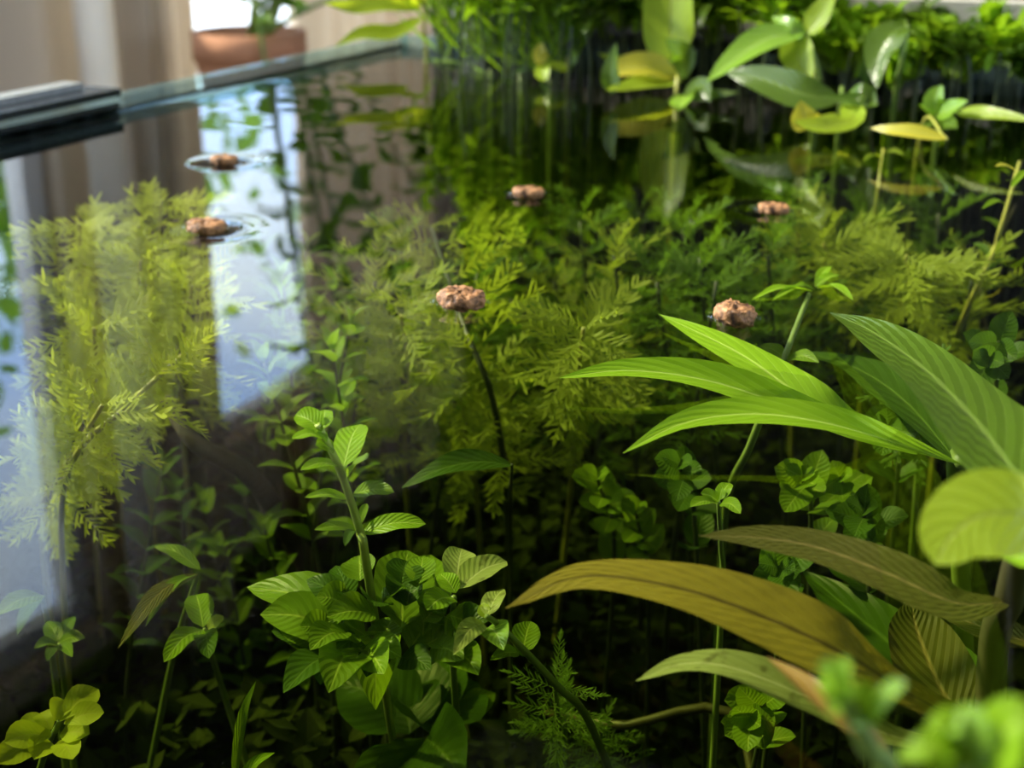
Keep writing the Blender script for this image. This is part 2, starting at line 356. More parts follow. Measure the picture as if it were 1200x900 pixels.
tag(box('added_dark_sheet', M['film'], TN0 - TK - .001, TN0 - TK, TD0 - TK, TD1 + TK, TBOT - .02, -.004, tank), 'added dark sheet on the room-side glass, giving the dark depths')
box('silicone_seam', M['black'], TN1 - .002, TN1, TD0, (P(143, 112, .007)).dot(DV), 0.002, 0.0038, tank)
tag(box('rim_rail', M['grey'], TN0 - .05, TN1 - .03, TD1 + .001, TD1 + .02, 0.018, 0.036, tank), 'grey rail across the end of the tank')
for nb in (TN0 - .02, .12, TN1 - .05): box('rail_bracket', M['grey'], nb, nb + .012, TD1 + .001, TD1 + .016, RIM - .004, 0.019, tank)
da = (P(0, 150, RIM)).dot(DV) - .06; db = (P(143, 112, RIM)).dot(DV)
tag(box('edge_strip', M['black'], TN1 + .001, TN1 + TK + .012, da, db, RIM, RIM + .003, tank), 'black strip along the window-side rim')
tag(box('edge_strip', M['alu'], TN1 + TK + .004, TN1 + TK + .014, da, db - .01, RIM + .003, RIM + .006, tank), 'worn pale metal strip on the rim')
st_n0, st_n1, st_d0, st_d1 = TN0 - .06, TN1 + .05, TD0 - .06, TD1 + .06
cab = empty('tank_cabinet', W(.18, .34, FLOOR_Z), 'dark low cabinet carrying the aquarium', 'cabinet')
box('body', M['wood_d'], st_n0, st_n1, st_d0, st_d1, FLOOR_Z, TBOT - .045, cab); box('top', M['wood_d'], st_n0 - .01, st_n1 + .01, st_d0 - .01, st_d1 + .01, TBOT - .045, TBOT - .02, cab)
# substrate
nx, ny = 60, 100; vs, fs = [], []
for i in range(nx + 1):
    for j in range(ny + 1):
        n = TN0 + (TN1 - TN0) * i / nx; dd = TD0 + (TD1 - TD0) * j / ny
        vs.append(W(n, dd, TBOT + .012 + .012 * noise.noise(V((n * 14, dd * 14, 0))) + .004 * noise.noise(V((n * 80, dd * 80, 3)))))
for i in range(nx):
    for j in range(ny): b = i * (ny + 1) + j; fs.append((b, b + ny + 1, b + ny + 2, b + 1))
me = mesh(vs, fs); me.flip_normals() if me.polygons[0].normal.z < 0 else None
tag(link('substrate', me, M['gravel']), 'dark brown substrate covering the tank bottom', 'substrate', None, 'stuff')

# ------------------------------------------------------------------ water with the pellets' menisci
PELLETS = [  # px, py, width px, height m, tilt, label
    (263, 188, 31, .0031, 0.05, 'round brown food pellet floating in the window reflection near the glass rim'),
    (243, 266, 46, .0034, 0.08, 'brown food pellet tilted on the water at the edge of the window reflection'),
    (619, 226, 36, .0030, 0.06, 'smooth light brown food pellet floating before the lime emergent leaves'),
    (907, 245, 36, .0029, 0.04, 'small flat food pellet floating above the feathery plant near the grey rail'),
    (541, 352, 56, .0040, 0.10, 'rough ridged food pellet floating above a thin dark stem'),
    (861, 371, 48, .0044, 0.12, 'rough orange-brown food pellet touching the tip of a bright broad leaf')]
PW = []
for px, py, w, h, t, lab in PELLETS:
    p = P(px, py + 2, 0.0); PW.append((p, w * mpp(p) / 2))
def water():
    import numpy as np
    sp = 0.0017; nn = int((TN1 - TN0) / sp); nd = int((TD1 - TD0) / sp)
    a = np.linspace(TN0, TN1, nn + 1); b = np.linspace(TD0, TD1, nd + 1)
    A, B = np.meshgrid(a, b, indexing='ij')
    X = A * NV.x + B * DV.x; Y = A * NV.y + B * DV.y
    far = np.clip((B - .42) / .3, 0, 1)
    Z = (.000008 + .00003 * far) * np.sin(X * 61 + Y * 95) + (.000006 + .00003 * far) * np.sin(X * 30 - Y * 160) + .00002 * far * np.sin(Y * 300 + X * 40)
    Z += 0.0016 * np.exp(-(TN1 - A) / 0.0035)
    for p, r in PW:
        rr = np.hypot(X - p.x, Y - p.y); Z += 0.0006 * np.exp(-np.maximum(rr - r * .9, 0) / 0.0030) - 0.0003 * np.exp(-((rr - r * 2.1) / .004) ** 2)
    top = np.stack([X, Y, Z], -1).reshape(-1, 3); n = len(top)
    rim = [i * (nd + 1) for i in range(nn + 1)] + [nn * (nd + 1) + j for j in range(1, nd + 1)] + [i * (nd + 1) + nd for i in range(nn - 1, -1, -1)] + [j for j in range(nd - 1, 0, -1)]
    low = top[rim].copy(); low[:, 2] = TBOT - .008
    i, j = np.meshgrid(np.arange(nn), np.arange(nd), indexing='ij'); q = (i * (nd + 1) + j).reshape(-1)
    F = np.stack([q, q + 1, q + nd + 2, q + nd + 1], -1)
    m = len(rim); k = np.arange(m); rim = np.array(rim)
    S = np.stack([rim[k], n + k, n + (k + 1) % m, rim[(k + 1) % m]], -1)
    verts = np.concatenate([top, low]); quads = np.concatenate([F, S])
    me = bpy.data.meshes.new('water'); me.vertices.add(len(verts)); me.vertices.foreach_set('co', verts.astype('f').ravel())
    nl = quads.size + m
    me.loops.add(nl); me.loops.foreach_set('vertex_index', np.concatenate([quads.ravel(), n + np.arange(m)]).astype('i'))
    me.polygons.add(len(quads) + 1); me.polygons.foreach_set('loop_start', np.concatenate([np.arange(len(quads)) * 4, [quads.size]]).astype('i'))
    me.update(calc_edges=True); me.validate()
    me.materials.append(M['water']); me.materials.append(M['water_side'])
    mi = np.zeros(len(me.polygons), 'i'); mi[len(F):] = 1; me.polygons.foreach_set('material_index', mi)
    me.shade_smooth()
    sm = np.ones(len(me.polygons), bool); sm[len(F):] = False; me.polygons.foreach_set('use_smooth', sm)
    bm = bmesh.new(); bm.from_mesh(me); bmesh.ops.recalc_face_normals(bm, faces=bm.faces)
    bmesh.ops.split_edges(bm, edges=[e for e in bm.edges if len({f.material_index for f in e.link_faces}) > 1]); bm.to_mesh(me); bm.free()
    me.update()
    return me
tag(link('water', water()), 'clear still water filling the aquarium to near its rim', 'water', None, 'stuff')

def pellet_mesh(r, h, seed):
    ku, kv = 40, 18; vs, fs = [], []
    for j in range(kv + 1):
        t = math.pi * j / kv; cz, sr = math.cos(t), math.sin(t)
        pr = math.copysign(abs(sr) ** .45, sr); pz = math.copysign(abs(cz) ** .6, cz)
        for i in range(ku):
            a = 2 * math.pi * i / ku
            q = V((math.cos(a) * pr, math.sin(a) * pr, pz))
            l = noise.noise(V((q.x * 3.2, q.y * 3.2, q.z * 1.5 + seed * 7))) * .22 + noise.noise(V((q.x * 6, q.y * 6, q.z * 4 + seed * 3))) * .20
            top = max(0, cz); l2 = noise.noise(V((q.x * 6, q.y * 6, seed * 5.0))) * .45 * top
            vs.append(V((q.x * r * (1 + l * .6), q.y * r * (1 + l * .6), q.z * h / 2 * (1 + l + l2))))
    for j in range(kv):
        for i in range(ku): fs.append((j * ku + i, (j + 1) * ku + i, (j + 1) * ku + (i + 1) % ku, j * ku + (i + 1) % ku))
    return mesh(vs, fs)
def ball(r):
    bm = bmesh.new(); bmesh.ops.create_icosphere(bm, subdivisions=2, radius=r); me = bpy.data.meshes.new('b'); bm.to_mesh(me); bm.free(); me.shade_smooth(); return me
bub = ball(1.0)
for k, ((px, py, w, h, t, lab), (p, r)) in enumerate(zip(PELLETS, PW)):
    o = link('food_pellet', pellet_mesh(r, h, k + 1), M['pellet'], None, Matrix.Translation(p + V((0, 0, h * .22))) @ Matrix.Rotation(t, 4, V((-.3, 1, 0)).normalized()))
    tag(o, lab, 'fish food', 'food pellets floating on the water')
    for (dx, dy, rr) in ((-1.08, -.25, .0009), (-1.22, -.02, .0006), (1.15, -.15, .0006)):
        b = link('bubble', bub, M['bubble'], o, Matrix.Translation(p + V((dx * r, dy * r, rr * .5))) @ Matrix.Scale(rr, 4))

# ------------------------------------------------------------------ plant building
def prof_lance(v): return (math.sin(math.pi * min(1, v ** .78)) ** .85) * (1 if v < .97 else .8)
def prof_oval(v): return math.sin(math.pi * v ** .9) ** .55 if 0 < v < 1 else 0
def prof_spoon(v): return (math.sin(math.pi * v ** 1.35) ** .7 if 0 < v < 1 else 0) * .95 + .05 * (1 - v)
def prof_ovate(v): return math.sin(math.pi * v ** .72) ** .8 if 0 < v < 1 else 0
PROF = {'lance': prof_lance, 'oval': prof_oval, 'spoon': prof_spoon, 'ovate': prof_ovate}
def blade(pts, nrm, w, prof='lance', fold=.12, wave=.04, nu=4, seed=0, quilt=0.0, nv=9):
    """a leaf along a spine: nrm is the facing direction, w the full width in metres"""
    n = len(pts); vs, uv, fs = [], [], []; f = PROF[prof]
    for i, p in enumerate(pts):
        v = i / (n - 1); t = (pts[min(i + 1, n - 1)] - pts[max(i - 1, 0)]).normalized()
        x = t.cross(nrm).normalized(); z = x.cross(t).normalized(); hw = max(f(v), 0.03 if v < .1 else 0.012) * w / 2
        for j in range(-nu, nu + 1):
            u = j / nu
            q = quilt * w * math.cos((v * nv - abs(u) * .5 * nv * .33 * 1.6) * 2 * math.pi) * abs(u) * (1 - abs(u)) * f(v)
            dz = fold * w * abs(u) ** 1.5 * f(v) + wave * w * math.sin(v * 11 + seed + (2 if u > 0 else 0)) * abs(u) ** 2 * f(v) + q
            vs.append(p + x * (u * hw) + z * dz); uv.append((.5 + u / 2, v))
    k = 2 * nu + 1
    for i in range(n - 1):
        for j in range(k - 1): b = i * k + j; fs.append((b, b + 1, b + k + 1, b + k))
    return mesh(vs, fs, uv)
def unit_leaf(prof, aspect, bend, fold=.15, wave=.05, seed=0, n=9, nu=3):
    pts = [V((0, t, bend * math.sin(t * math.pi * .55) - bend * 1.2 * t * t)) for t in (i / (n - 1) for i in range(n))]
    return blade(pts, V((0, 0, 1)), aspect, prof, fold, wave, nu, seed)
def unit_frond(pairs, spread, lobe, bend, seed):
    """feather-cut leaf: a thin rib with paired narrow lobes"""
    r = random.Random(seed); vs, uv, fs = [], [], []
    def strip(a, b, w, lift, mid=.5):
        d = b - a; x = V((-d.y, d.x, 0)).normalized() * w; k = len(vs)
        for t, ww in ((0, .5), (.35, 1), (.7, .85), (1, .1)):
            c = a + d * t + V((0, 0, lift * t * t))
            vs.extend((c - x * ww, c + x * ww)); uv.extend(((.35, t), (.65, t)))
        for i in range(3): fs.append((k + 2 * i, k + 2 * i + 1, k + 2 * i + 3, k + 2 * i + 2))
    rib = lambda t: V((0, t, bend * (t - 1.3 * t * t)))
    for i in range(6): strip(rib(i / 6), rib((i + 1) / 6), .012, 0)
    for i in range(pairs):
        t = .16 + .80 * i / (pairs - 1); ln = spread * (math.sin(math.pi * (t * .82 + .1)) ** .7) * (.6 + .55 * r.random())
        for s in (-1, 1):
            a = R(52 - 22 * t + r.uniform(-6, 6)); b = rib(t) + V((s * math.sin(a) * ln, math.cos(a) * ln, r.uniform(-.12, .10)))
            strip(rib(t), b, lobe, .03)
            if ln > .2:                              # a side tooth on the longer lobes
                m = rib(t).lerp(b, .5); strip(m, m + V((s * math.sin(a * .45) * ln * .45, math.cos(a * .45) * ln * .45, .02)), lobe * .7, .01)
    strip(rib(.9), rib(1.12), .03, 0)
    return mesh(vs, fs, uv)
LEAF = {
    'round': [unit_leaf('oval', .72, .10, .10, .03, s) for s in range(3)],
    'small': [unit_leaf('ovate', .46, .16, .18, .05, s) for s in range(3)],
    'ludwig': [unit_leaf('ovate', .58, .18, .20, .10, s) for s in range(3)],
    'willow': [unit_leaf('lance', .26, .22, .2, .06, s, 11) for s in range(3)],
    'frond': [unit_frond(10, .34, .020, .16, s) for s in range(4)],
    'fine': [unit_frond(10, .26, .013, .20, s + 10) for s in range(3)],
    'needle': [unit_leaf('lance', .045, .12, .1, .02, s, 6, 1) for s in range(2)],
}
def matvar(key, mats, cache={}):
    """shared mesh of a kind in one of several materials"""
    k = (key, mats)
    if k not in cache:
        out = []
        for me in LEAF[key]:
            c = me.copy(); c.materials.clear(); c.materials.append(M[mats]); out.append(c)
        cache[k] = out
    return cache[k]
def frame(base, dirv, nrm, size):
    y = dirv.normalized(); x = y.cross(nrm)
    x = x.normalized() if x.length > 1e-4 else y.cross(V((1, .2, 0))).normalized()
    z = x.cross(y)
    m = Matrix((x, y, z)).transposed().to_4x4()
    return Matrix.Translation(base) @ m @ Matrix.Scale(size, 4)
LEAVES = []                                        # leaves that may be turned aside where another plant already grows
def put_leaf(root, key, mat, base, dirv, nrm, size, name='leaf'):
    o = link(name, rnd.choice(matvar(key, mat)), None, root, frame(base, dirv, nrm, size))
    LEAVES.append((o, root, base.copy(), dirv.normalized())); return o
def give_way(o, root, base, tip):                  # a drawn leaf that may turn a little about its base
    LEAVES.append((o, root, base.copy(), (tip - base).normalized())); return o
class Piece:
    def __init__(s, verts, polys, root):
        s.root = root; s.t = BVHTree.FromPolygons(verts, polys)
        s.lo = [min(v[i] for v in verts) for i in range(3)]; s.hi = [max(v[i] for v in verts) for i in range(3)]
    def meets(s, o): return all(s.lo[i] <= o.hi[i] and o.lo[i] <= s.hi[i] for i in range(3)) and bool(s.t.overlap(o.t))
def solid(o, root): STEMS.append(Piece([v.co.copy() for v in o.data.vertices], [tuple(p.vertices) for p in o.data.polygons], root)); return o
STEMS = []                                         # grown stems, so that the next plant is rooted beside and not through them
grow = random.Random(21)
def stem(root, pts, r0, r1=None, mat='stem', name='stem', n=None):
    c = crom(pts, n or max(6, 5 * len(pts))); mb = MB().tube(c, r0, r1 if r1 is not None else r0 * .6, 6)
    if n is None: STEMS.append(Piece([V(v) for v in mb.v], mb.f, root))
    return mb.build(name, M[mat], root, True), c
def root_of(name, base, label, cat, group=None): return empty(name, base, label, cat, group)
def ground(p, dx=0, dy=0): 
    q = V((p.x + dx, p.y + dy, TBOT + .008)); n, dd = q.dot(NV), q.dot(DV)
    n = min(max(n, TN0 + .02), TN1 - .03); dd = min(max(dd, TD0 + .02), TD1 - .02)
    return W(n, dd, TBOT + .008)
def inside(p, m=.003):
    n, dd = p.dot(NV), p.dot(DV); return W(min(max(n, TN0 + m), TN1 - m), min(max(dd, TD0 + m), TD1 - m), p.z)
TOCAM = lambda p: (V((0, 0, CAM_H)) - p).normalized()
def pix_leaf(root, pts, wpx, mat, prof='lance', up=.6, side=0.0, fold=.12, wave=.05, quilt=0.0, name='leaf', label=None, n=18, nv=9):
    """leaf whose spine (base first) runs through (px, py, z)"""
    n = 72 if quilt else n; w = [P(*q) for q in pts]; c = crom(w, n); m = c[len(c) // 2]
    t = (w[-1] - w[0]).normalized(); nrm = (TOCAM(m) * (1 - up) + V((0, 0, 1)) * up)
    nrm = (nrm + t.cross(nrm).normalized() * side).normalized()
    me = blade(c, nrm, wpx * mpp(m), prof, fold, wave, 6, rnd.random() * 6, quilt, nv)
    o = link(name, me, M[mat], root); solid(o, root)
    if label: o['label'] = label
    return o
def leafy_stem(name, label, cat, path, key, mat, nodes, l0, l1, whorl=2, r=.0010, smat='stem', group=None, start=.25, lift=35, root=None, jit=1.0, fan=90, clear=0.0):
    """a plant of one stem with opposite or whorled leaves; path from the root up"""
    first = path
    for k in range(110):
        cl = clear * max(0, 1 - k / 80); cv = crom(path, 24); tb = [MB().tube(cv, r * 1.15 + cl * f, r * .65 + cl * f, 6) for f in ((0, .5, 1) if cl else (0,))]
        if not any(pc_.meets(q) for pc_ in [Piece(t.v, t.f, None) for t in tb] for q in STEMS): break
        j = V((grow.uniform(-1, 1), grow.uniform(-1, 1), 0)) * (.0015 + .00015 * k); j2 = V((grow.uniform(-1, 1), grow.uniform(-1, 1), 0)) * (.0015 + .0004 * k)
        path = [inside(first[0] + j2)] + [inside(q + j) for q in first[1:]]
    mb = MB().tube(crom(path, 24), r * 1.15, r * .65, 6); STEMS.append(Piece(mb.v, mb.f, None))
    rt = root or root_of(name, path[0], label, cat, group)
    _, c = stem(rt, path, r, r * .55, smat, n=24)
    ang = rnd.random() * 6.28
    for i in range(nodes):
        t = start + (1 - start) * (i + .5) / nodes if nodes > 1 else 1; k = min(int(t * 23), 22); f = t * 23 - k
        p = c[k].lerp(c[k + 1], min(max(f, 0), 1)); ax = (c[k + 1] - c[k]).normalized()
        x = ax.cross(V((.21, .4, .9))).normalized(); y = ax.cross(x)
        ang += R(fan + rnd.uniform(-12, 12) * jit); ln = l0 + (l1 - l0) * t
        for q in range(whorl):
            a = ang + 2 * math.pi * q / whorl + rnd.uniform(-.2, .2) * jit
            e = R(lift + 22 * (t ** 4) + rnd.uniform(-10, 10) * jit); o = x * math.cos(a) + y * math.sin(a)
            put_leaf(rt, key, mat, p, o * math.cos(e) + ax * math.sin(e), ax * math.cos(e) - o * math.sin(e) + V((0, 0, .3)), ln * rnd.uniform(.82, 1.12))
    e = ax
    for q in range(2): put_leaf(rt, key, mat, c[-1], e + x * (.5 - q) * 1.3, x * (1 if q else -1) + V((0, 0, .4)), l1 * .7)
    return rt

# ------------------------------------------------------------------ driftwood and a fallen stem
tw = [ground(P(345, 640, -.10), .02, .06), P(335, 620, -.10), P(290, 555, -.06), P(230, 520, -.045), P(195, 470, -.04)]
o = solid(MB().tube(crom(tw, 24), .004, .0018, 8).build('driftwood_twig', M['drift'], None, True), None)
tag(o, 'dark curved driftwood twig rising between the feathery and small-leaved plants', 'driftwood')
tw = [W(.06, .20, TBOT + .012), P(880, 885, -.10), P(720, 850, -.10), P(640, 835, -.11)]
o = solid(MB().tube(crom(tw, 20), .0016, .001, 6).build('fallen_stem', M['stem_b'], None, True), None)
tag(o, 'thin bare fallen stem lying below the pale spotted leaf', 'stem')


# ------------------------------------------------------------------ broad-leaved plant with the large blades (towards the grey rail side)
BW = 'broadleaf_water_plant'
b1 = P(1120, 556, -.030)
g = ground(b1, .015, .02)
rt = root_of(BW, g, 'bright green broad-leaved plant, its long pointed leaves reaching out to the orange-brown pellet', 'plant')
stem(rt, [g, g.lerp(b1, .5) + V((.006, 0, 0)), b1, P(1128, 540, -.012)], .0026, .0018)
pix_leaf(rt, [(1075, 532, -.014), (960, 478, -.004), (868, 415, .001), (772, 368, .002)], 66, 'bright', up=.75, fold=.05, quilt=.05)
pix_leaf(rt, [(1075, 532, -.014), (940, 482, -.004), (830, 446, .002), (735, 434, .004), (655, 443, .003)], 44, 'bright', up=.9, side=-.45, fold=.22)
pix_leaf(rt, [(1128, 545, -.012), (1040, 516, .0), (960, 494, .005), (880, 485, .006), (800, 496, .005), (730, 531, .002)], 50, 'bright', up=.85, side=-.25, fold=.18)
pix_leaf(rt, [(1125, 545, -.016), (1060, 470, -.014), (1000, 430, -.014), (935, 412, -.016)], 60, 'deep', up=.8)
rt = root_of(BW, ground(P(1195, 660, -.01), .02, .01), 'tall broad-leaved plant carrying a big glossy leaf and olive brown leaves', 'plant')
g = rt.location.copy()
A = P(1195, 540, .020); B = P(1184, 700, -.012)
_, c = stem(rt, [g, P(1160, 850, -.05), B, P(1200, 640, .002), P(1232, 604, .017)], .0030, .0018, 'stem_b')
pix_leaf(rt, [(1233, 602, .0175), (1188, 552, .020), (1140, 490, .018), (1080, 430, .012), (1020, 388, .007), (972, 366, .004)], 118, 'gloss_d', up=.62, side=.1, fold=.10, quilt=.10, nv=12)
pix_leaf(rt, [(1184, 705, -.012), (1120, 706, -.010), (1040, 672, -.007), (960, 642, -.005), (890, 630, -.004), (818, 628, -.004)], 70, 'olive_dark', up=.8, side=-.1, fold=.05, quilt=.11, nv=15, label='dark olive leaf with pale veins')
pix_leaf(rt, [(1168, 850, -.036), (1090, 826, -.026), (1000, 772, -.014), (900, 725, -.009), (790, 688, -.006), (680, 676, -.006), (592, 713, -.010)], 96, 'olive', up=.72, side=-.05, fold=.07, quilt=.11, nv=14, label='long olive yellow leaf with a dark midrib')
pix_leaf(rt, [(1165, 830, -.060), (1090, 790, -.064), (1020, 735, -.064), (940, 668, -.062)], 104, 'deep', up=.7)
pix_leaf(rt, [(1160, 870, -.06), (1110, 820, -.055), (1075, 740, -.05), (1068, 700, -.045)], 90, 'olive_dark', up=.6)
stem(rt, [g, g.lerp(P(1120, 990, -.02), .5) + V((0, 0, .01)), P(1120, 990, -.02)], .0016, .0010, 'stem_b', 'leaf_stalk')
pix_leaf(rt, [(1120, 990, -.02), (1060, 920, -.004), (995, 858, .003), (945, 808, .005), (898, 770, .004)], 56, 'brown', up=.7, side=.35, fold=.25, label='narrow brown leaf')
pix_leaf(rt, [(1158, 872, -.050), (1060, 866, -.034), (950, 818, -.026), (860, 783, -.022), (800, 778, -.022), (745, 798, -.024)], 56, 'pale', up=.75, fold=.1, quilt=.08, nv=12, label='pale green spotted leaf')
pix_leaf(rt, [(1230, 760, -.03), (1180, 745, -.03), (1120, 722, -.03), (1070, 690, -.032)], 44, 'olive_dark', up=.7)
rt = root_of(BW, ground(P(1290, 640, .0), .02, .02), 'broad-leaved plant with a curled lime leaf bending over the olive leaves', 'plant')
stem(rt, [rt.location.copy(), P(1300, 760, -.005), P(1266, 645, .022), P(1250, 612, .029)], .0024, .0016)
pix_leaf(rt, [(1250, 612, .029), (1200, 602, .031), (1150, 604, .031), (1116, 626, .029), (1096, 662, .026)], 108, 'lime', prof='oval', up=.2, side=.0, fold=.03, wave=.02)
pix_leaf(rt, [(1264, 643, .022), (1215, 655, .018), (1168, 650, .016)], 40, 'bright', up=.6)
# a floating broad leaf on a thin stalk
rt = root_of(BW, ground(P(600, 545, -.03)), 'single long dark green leaf hanging in the dark open water', 'plant')
stem(rt, [rt.location.copy(), P(598, 640, -.09), P(600, 545, -.03)], .0010, .0004, 'stem_d')
pix_leaf(rt, [(600, 545, -.03), (560, 541, -.028), (515, 550, -.028), (470, 572, -.032)], 38, 'deep', up=.7)

# blurred shoots close to the lens
rt = root_of('round_leaf_water_plant', ground(P(1010, 960, .0), .0, .03), 'small blurred round-leaved shoot standing over the brown leaf', 'plant')
e = PD(1000, 850, .105); f0 = PD(1040, 960, .11)
stem(rt, [rt.location.copy(), f0 + V((0, 0, -.05)), f0, PD(1020, 880, .107), PD(990, 820, .105)], .0011, .0009, 'stem')
for (bx, by, tx, ty, w, mt) in ((985, 825, 958, 782, 38, 'gloss'), (985, 825, 998, 780, 36, 'gloss'), (988, 828, 975, 838, 30, 'bright'), (1016, 850, 1062, 800, 26, 'gloss'), (1016, 850, 1000, 855, 24, 'gloss'), (1018, 850, 1004, 800, 30, 'bright')):
    a_, b_ = PD(bx, by, .105), PD(tx, ty, .104); m_ = a_.lerp(b_, .5) + V((0, 0, .001))
    link('leaf', blade(crom([a_, m_, b_], 9), (TOCAM(m_) * .6 + V((-.3, 0, .5))).normalized(), w * mpp(m_), 'oval', .1, .03, 3), M[mt], rt)
rt = root_of('round_leaf_water_plant', ground(P(1160, 990, .0), .01, .03), 'blurred clump of glossy green leaves just below the lime curled leaf', 'plant')
f0 = PD(1150, 990, .105); stem(rt, [rt.location.copy(), f0 + V((0, 0, -.05)), f0, PD(1135, 900, .10)], .0014, .001)
for (bx, by, tx, ty, w, mt) in ((1135, 905, 1085, 850, 50, 'bright'), (1140, 905, 1120, 845, 56, 'gloss'), (1150, 905, 1215, 850, 80, 'bright'), (1135, 915, 1050, 890, 50, 'bright'), (1150, 925, 1220, 900, 70, 'bright'), (1135, 915, 1110, 885, 50, 'bright')):
    a_, b_ = PD(bx, by, .10), PD(tx, ty, .10); m_ = a_.lerp(b_, .5) + V((0, 0, .002))
    link('leaf', blade(crom([a_, m_, b_], 9), (TOCAM(m_) * .6 + V((-.3, 0, .5))).normalized(), w * mpp(m_), 'ovate', .1, .05, 3), M[mt], rt)

# ------------------------------------------------------------------ central shoot with oval leaves and the bush below it
RL = 'round_leaf_water_plant'
def pix_plant(name, label, path, leaves, zof, mat, prof, smat='stem', r=.0012, up=.5, gdx=0, gdy=0, cat='plant', group=None, quilt=.03):
    """path: (px, py, z) from the lowest seen place to the tip; leaves: base px,py, tip px,py, width px, (material)"""
    pts = [P(*q) for q in path]; g = ground(pts[0], gdx, gdy); rt = root_of(name, g, label, cat, group)
    stem(rt, [g, g.lerp(pts[0], .6)] + pts, r, r * .5, smat)
    for L in leaves:
        bx, by, tx, ty, w = L[:5]; mt = L[5] if len(L) > 5 else mat; za = zof(by, bx); zb = za + (L[6] if len(L) > 6 else .002)
        pa, pb = P(bx, by, za), P(tx, ty, zb); ln = (pb - pa).length
        mid = pa.lerp(pb, .5) + V((0, 0, .10 * ln)); t = (pb - pa).normalized()
        nr = (TOCAM(mid) * (1 - up) + V((-.15, 0, 1)) * up + V((rnd.uniform(-.25, .25), 0, rnd.uniform(-.1, .1)))).normalized()
        give_way(solid(link('leaf', blade(crom([pa, mid, pb], 10), nr, w * mpp(mid), prof, rnd.uniform(.06, .2), .05, 3, rnd.random() * 6, quilt, 6), M[mt], rt), rt), rt, pa, pb)
    return rt
zc = lambda y, x=0: .004 - (y - 500) / 150 * .030
pix_plant(RL, 'upright shoot with small oval bright green leaves rising over the leafy bush', [(430, 665, -.029), (421, 620, -.020), (400, 555, -.007), (378, 508, .002), (372, 498, .004)],
    [(378, 505, 346, 486, 30), (379, 503, 381, 480, 22), (381, 512, 342, 514, 17), (384, 516, 372, 508, 14), (402, 548, 422, 497, 38), (404, 553, 418, 500, 8), (398, 545, 352, 551, 17), (392, 528, 370, 522, 22, 'green'), (407, 560, 430, 538, 32, 'green', .006), (410, 585, 357, 583, 14),
     (413, 580, 462, 577, 22, 'green'), (420, 622, 368, 621, 15, 'green'), (424, 625, 499, 614, 26), (421, 615, 430, 590, 10, 'green'), (416, 622, 404, 640, 12, 'deep')], zc, 'bright', 'oval', 'stem_l', .0012, up=.55, gdy=.10)
zb = lambda y, x=0: -.030 - (y - 660) / 220 * .040
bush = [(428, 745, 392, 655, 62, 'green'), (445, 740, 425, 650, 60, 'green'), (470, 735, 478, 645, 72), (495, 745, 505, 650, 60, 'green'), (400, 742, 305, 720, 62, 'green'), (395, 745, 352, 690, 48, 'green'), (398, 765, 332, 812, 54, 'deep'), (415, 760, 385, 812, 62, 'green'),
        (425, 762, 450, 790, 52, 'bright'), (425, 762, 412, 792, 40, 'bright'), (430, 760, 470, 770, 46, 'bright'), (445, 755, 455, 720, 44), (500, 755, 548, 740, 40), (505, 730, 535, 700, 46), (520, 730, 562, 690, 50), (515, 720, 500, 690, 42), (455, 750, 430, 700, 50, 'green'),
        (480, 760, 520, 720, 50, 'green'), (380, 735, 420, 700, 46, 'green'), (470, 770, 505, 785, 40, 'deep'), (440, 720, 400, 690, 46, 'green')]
for k in range(26):
    a = rnd.uniform(0, 6.28); q = rnd.uniform(.35, 1); bx, by = 455 + math.cos(a) * 95 * q, 735 + math.sin(a) * 62 * q; a2 = a + rnd.uniform(-.7, .7); l = rnd.uniform(30, 55)
    bush.append((bx, by, bx + math.cos(a2) * l, by + math.sin(a2) * l * .8, rnd.uniform(30, 48), rnd.choice(['green', 'deep', 'deep', 'green'])))
pix_plant(RL, 'dense green bush of crinkled pointed leaves below the upright oval-leaved shoot', [(455, 850, -.11), (452, 800, -.095), (455, 760, -.085)], bush, zb, 'green', 'ovate', 'stem_d', .0014, up=.45, quilt=.06)
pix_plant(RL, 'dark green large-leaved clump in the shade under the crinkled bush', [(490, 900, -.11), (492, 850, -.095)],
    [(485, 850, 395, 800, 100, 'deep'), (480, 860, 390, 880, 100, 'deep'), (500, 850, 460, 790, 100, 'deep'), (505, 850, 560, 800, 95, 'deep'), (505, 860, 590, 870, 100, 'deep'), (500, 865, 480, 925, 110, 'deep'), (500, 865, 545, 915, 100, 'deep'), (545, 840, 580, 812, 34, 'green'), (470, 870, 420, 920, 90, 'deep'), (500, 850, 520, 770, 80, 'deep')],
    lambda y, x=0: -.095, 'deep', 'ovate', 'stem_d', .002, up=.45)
pix_plant(RL, 'short shoot with yellowish mottled leaf pair at the edge of the crinkled bush', [(530, 760, -.06), (532, 700, -.036)], [(534, 688, 541, 643, 40, 'pale'), (538, 690, 594, 658, 40, 'pale'), (534, 695, 515, 672, 26, 'bright'), (530, 700, 500, 715, 36, 'bright')], lambda y, x=0: -.034, 'bright', 'oval', up=.5, gdy=.08)
z5 = lambda y, x=0: -.034 - (y - 715) / 100 * .03
pix_plant(RL, 'slanting shoot with pale green leaf tips beside the olive leaf tip', [(690, 845, -.075), (655, 806, -.06), (618, 766, -.047), (585, 733, -.039), (570, 722, -.036)],
    [(570, 722, 590, 690, 28, 'pale'), (568, 724, 566, 706, 16, 'lime'), (566, 730, 531, 768, 28, 'pale'), (572, 735, 590, 762, 38, 'gloss'), (612, 765, 622, 728, 34, 'green'), (608, 765, 574, 774, 18, 'green'), (618, 770, 600, 745, 16, 'green')], z5, 'bright', 'ovate', 'stem', .0011, gdx=.03, gdy=.07)
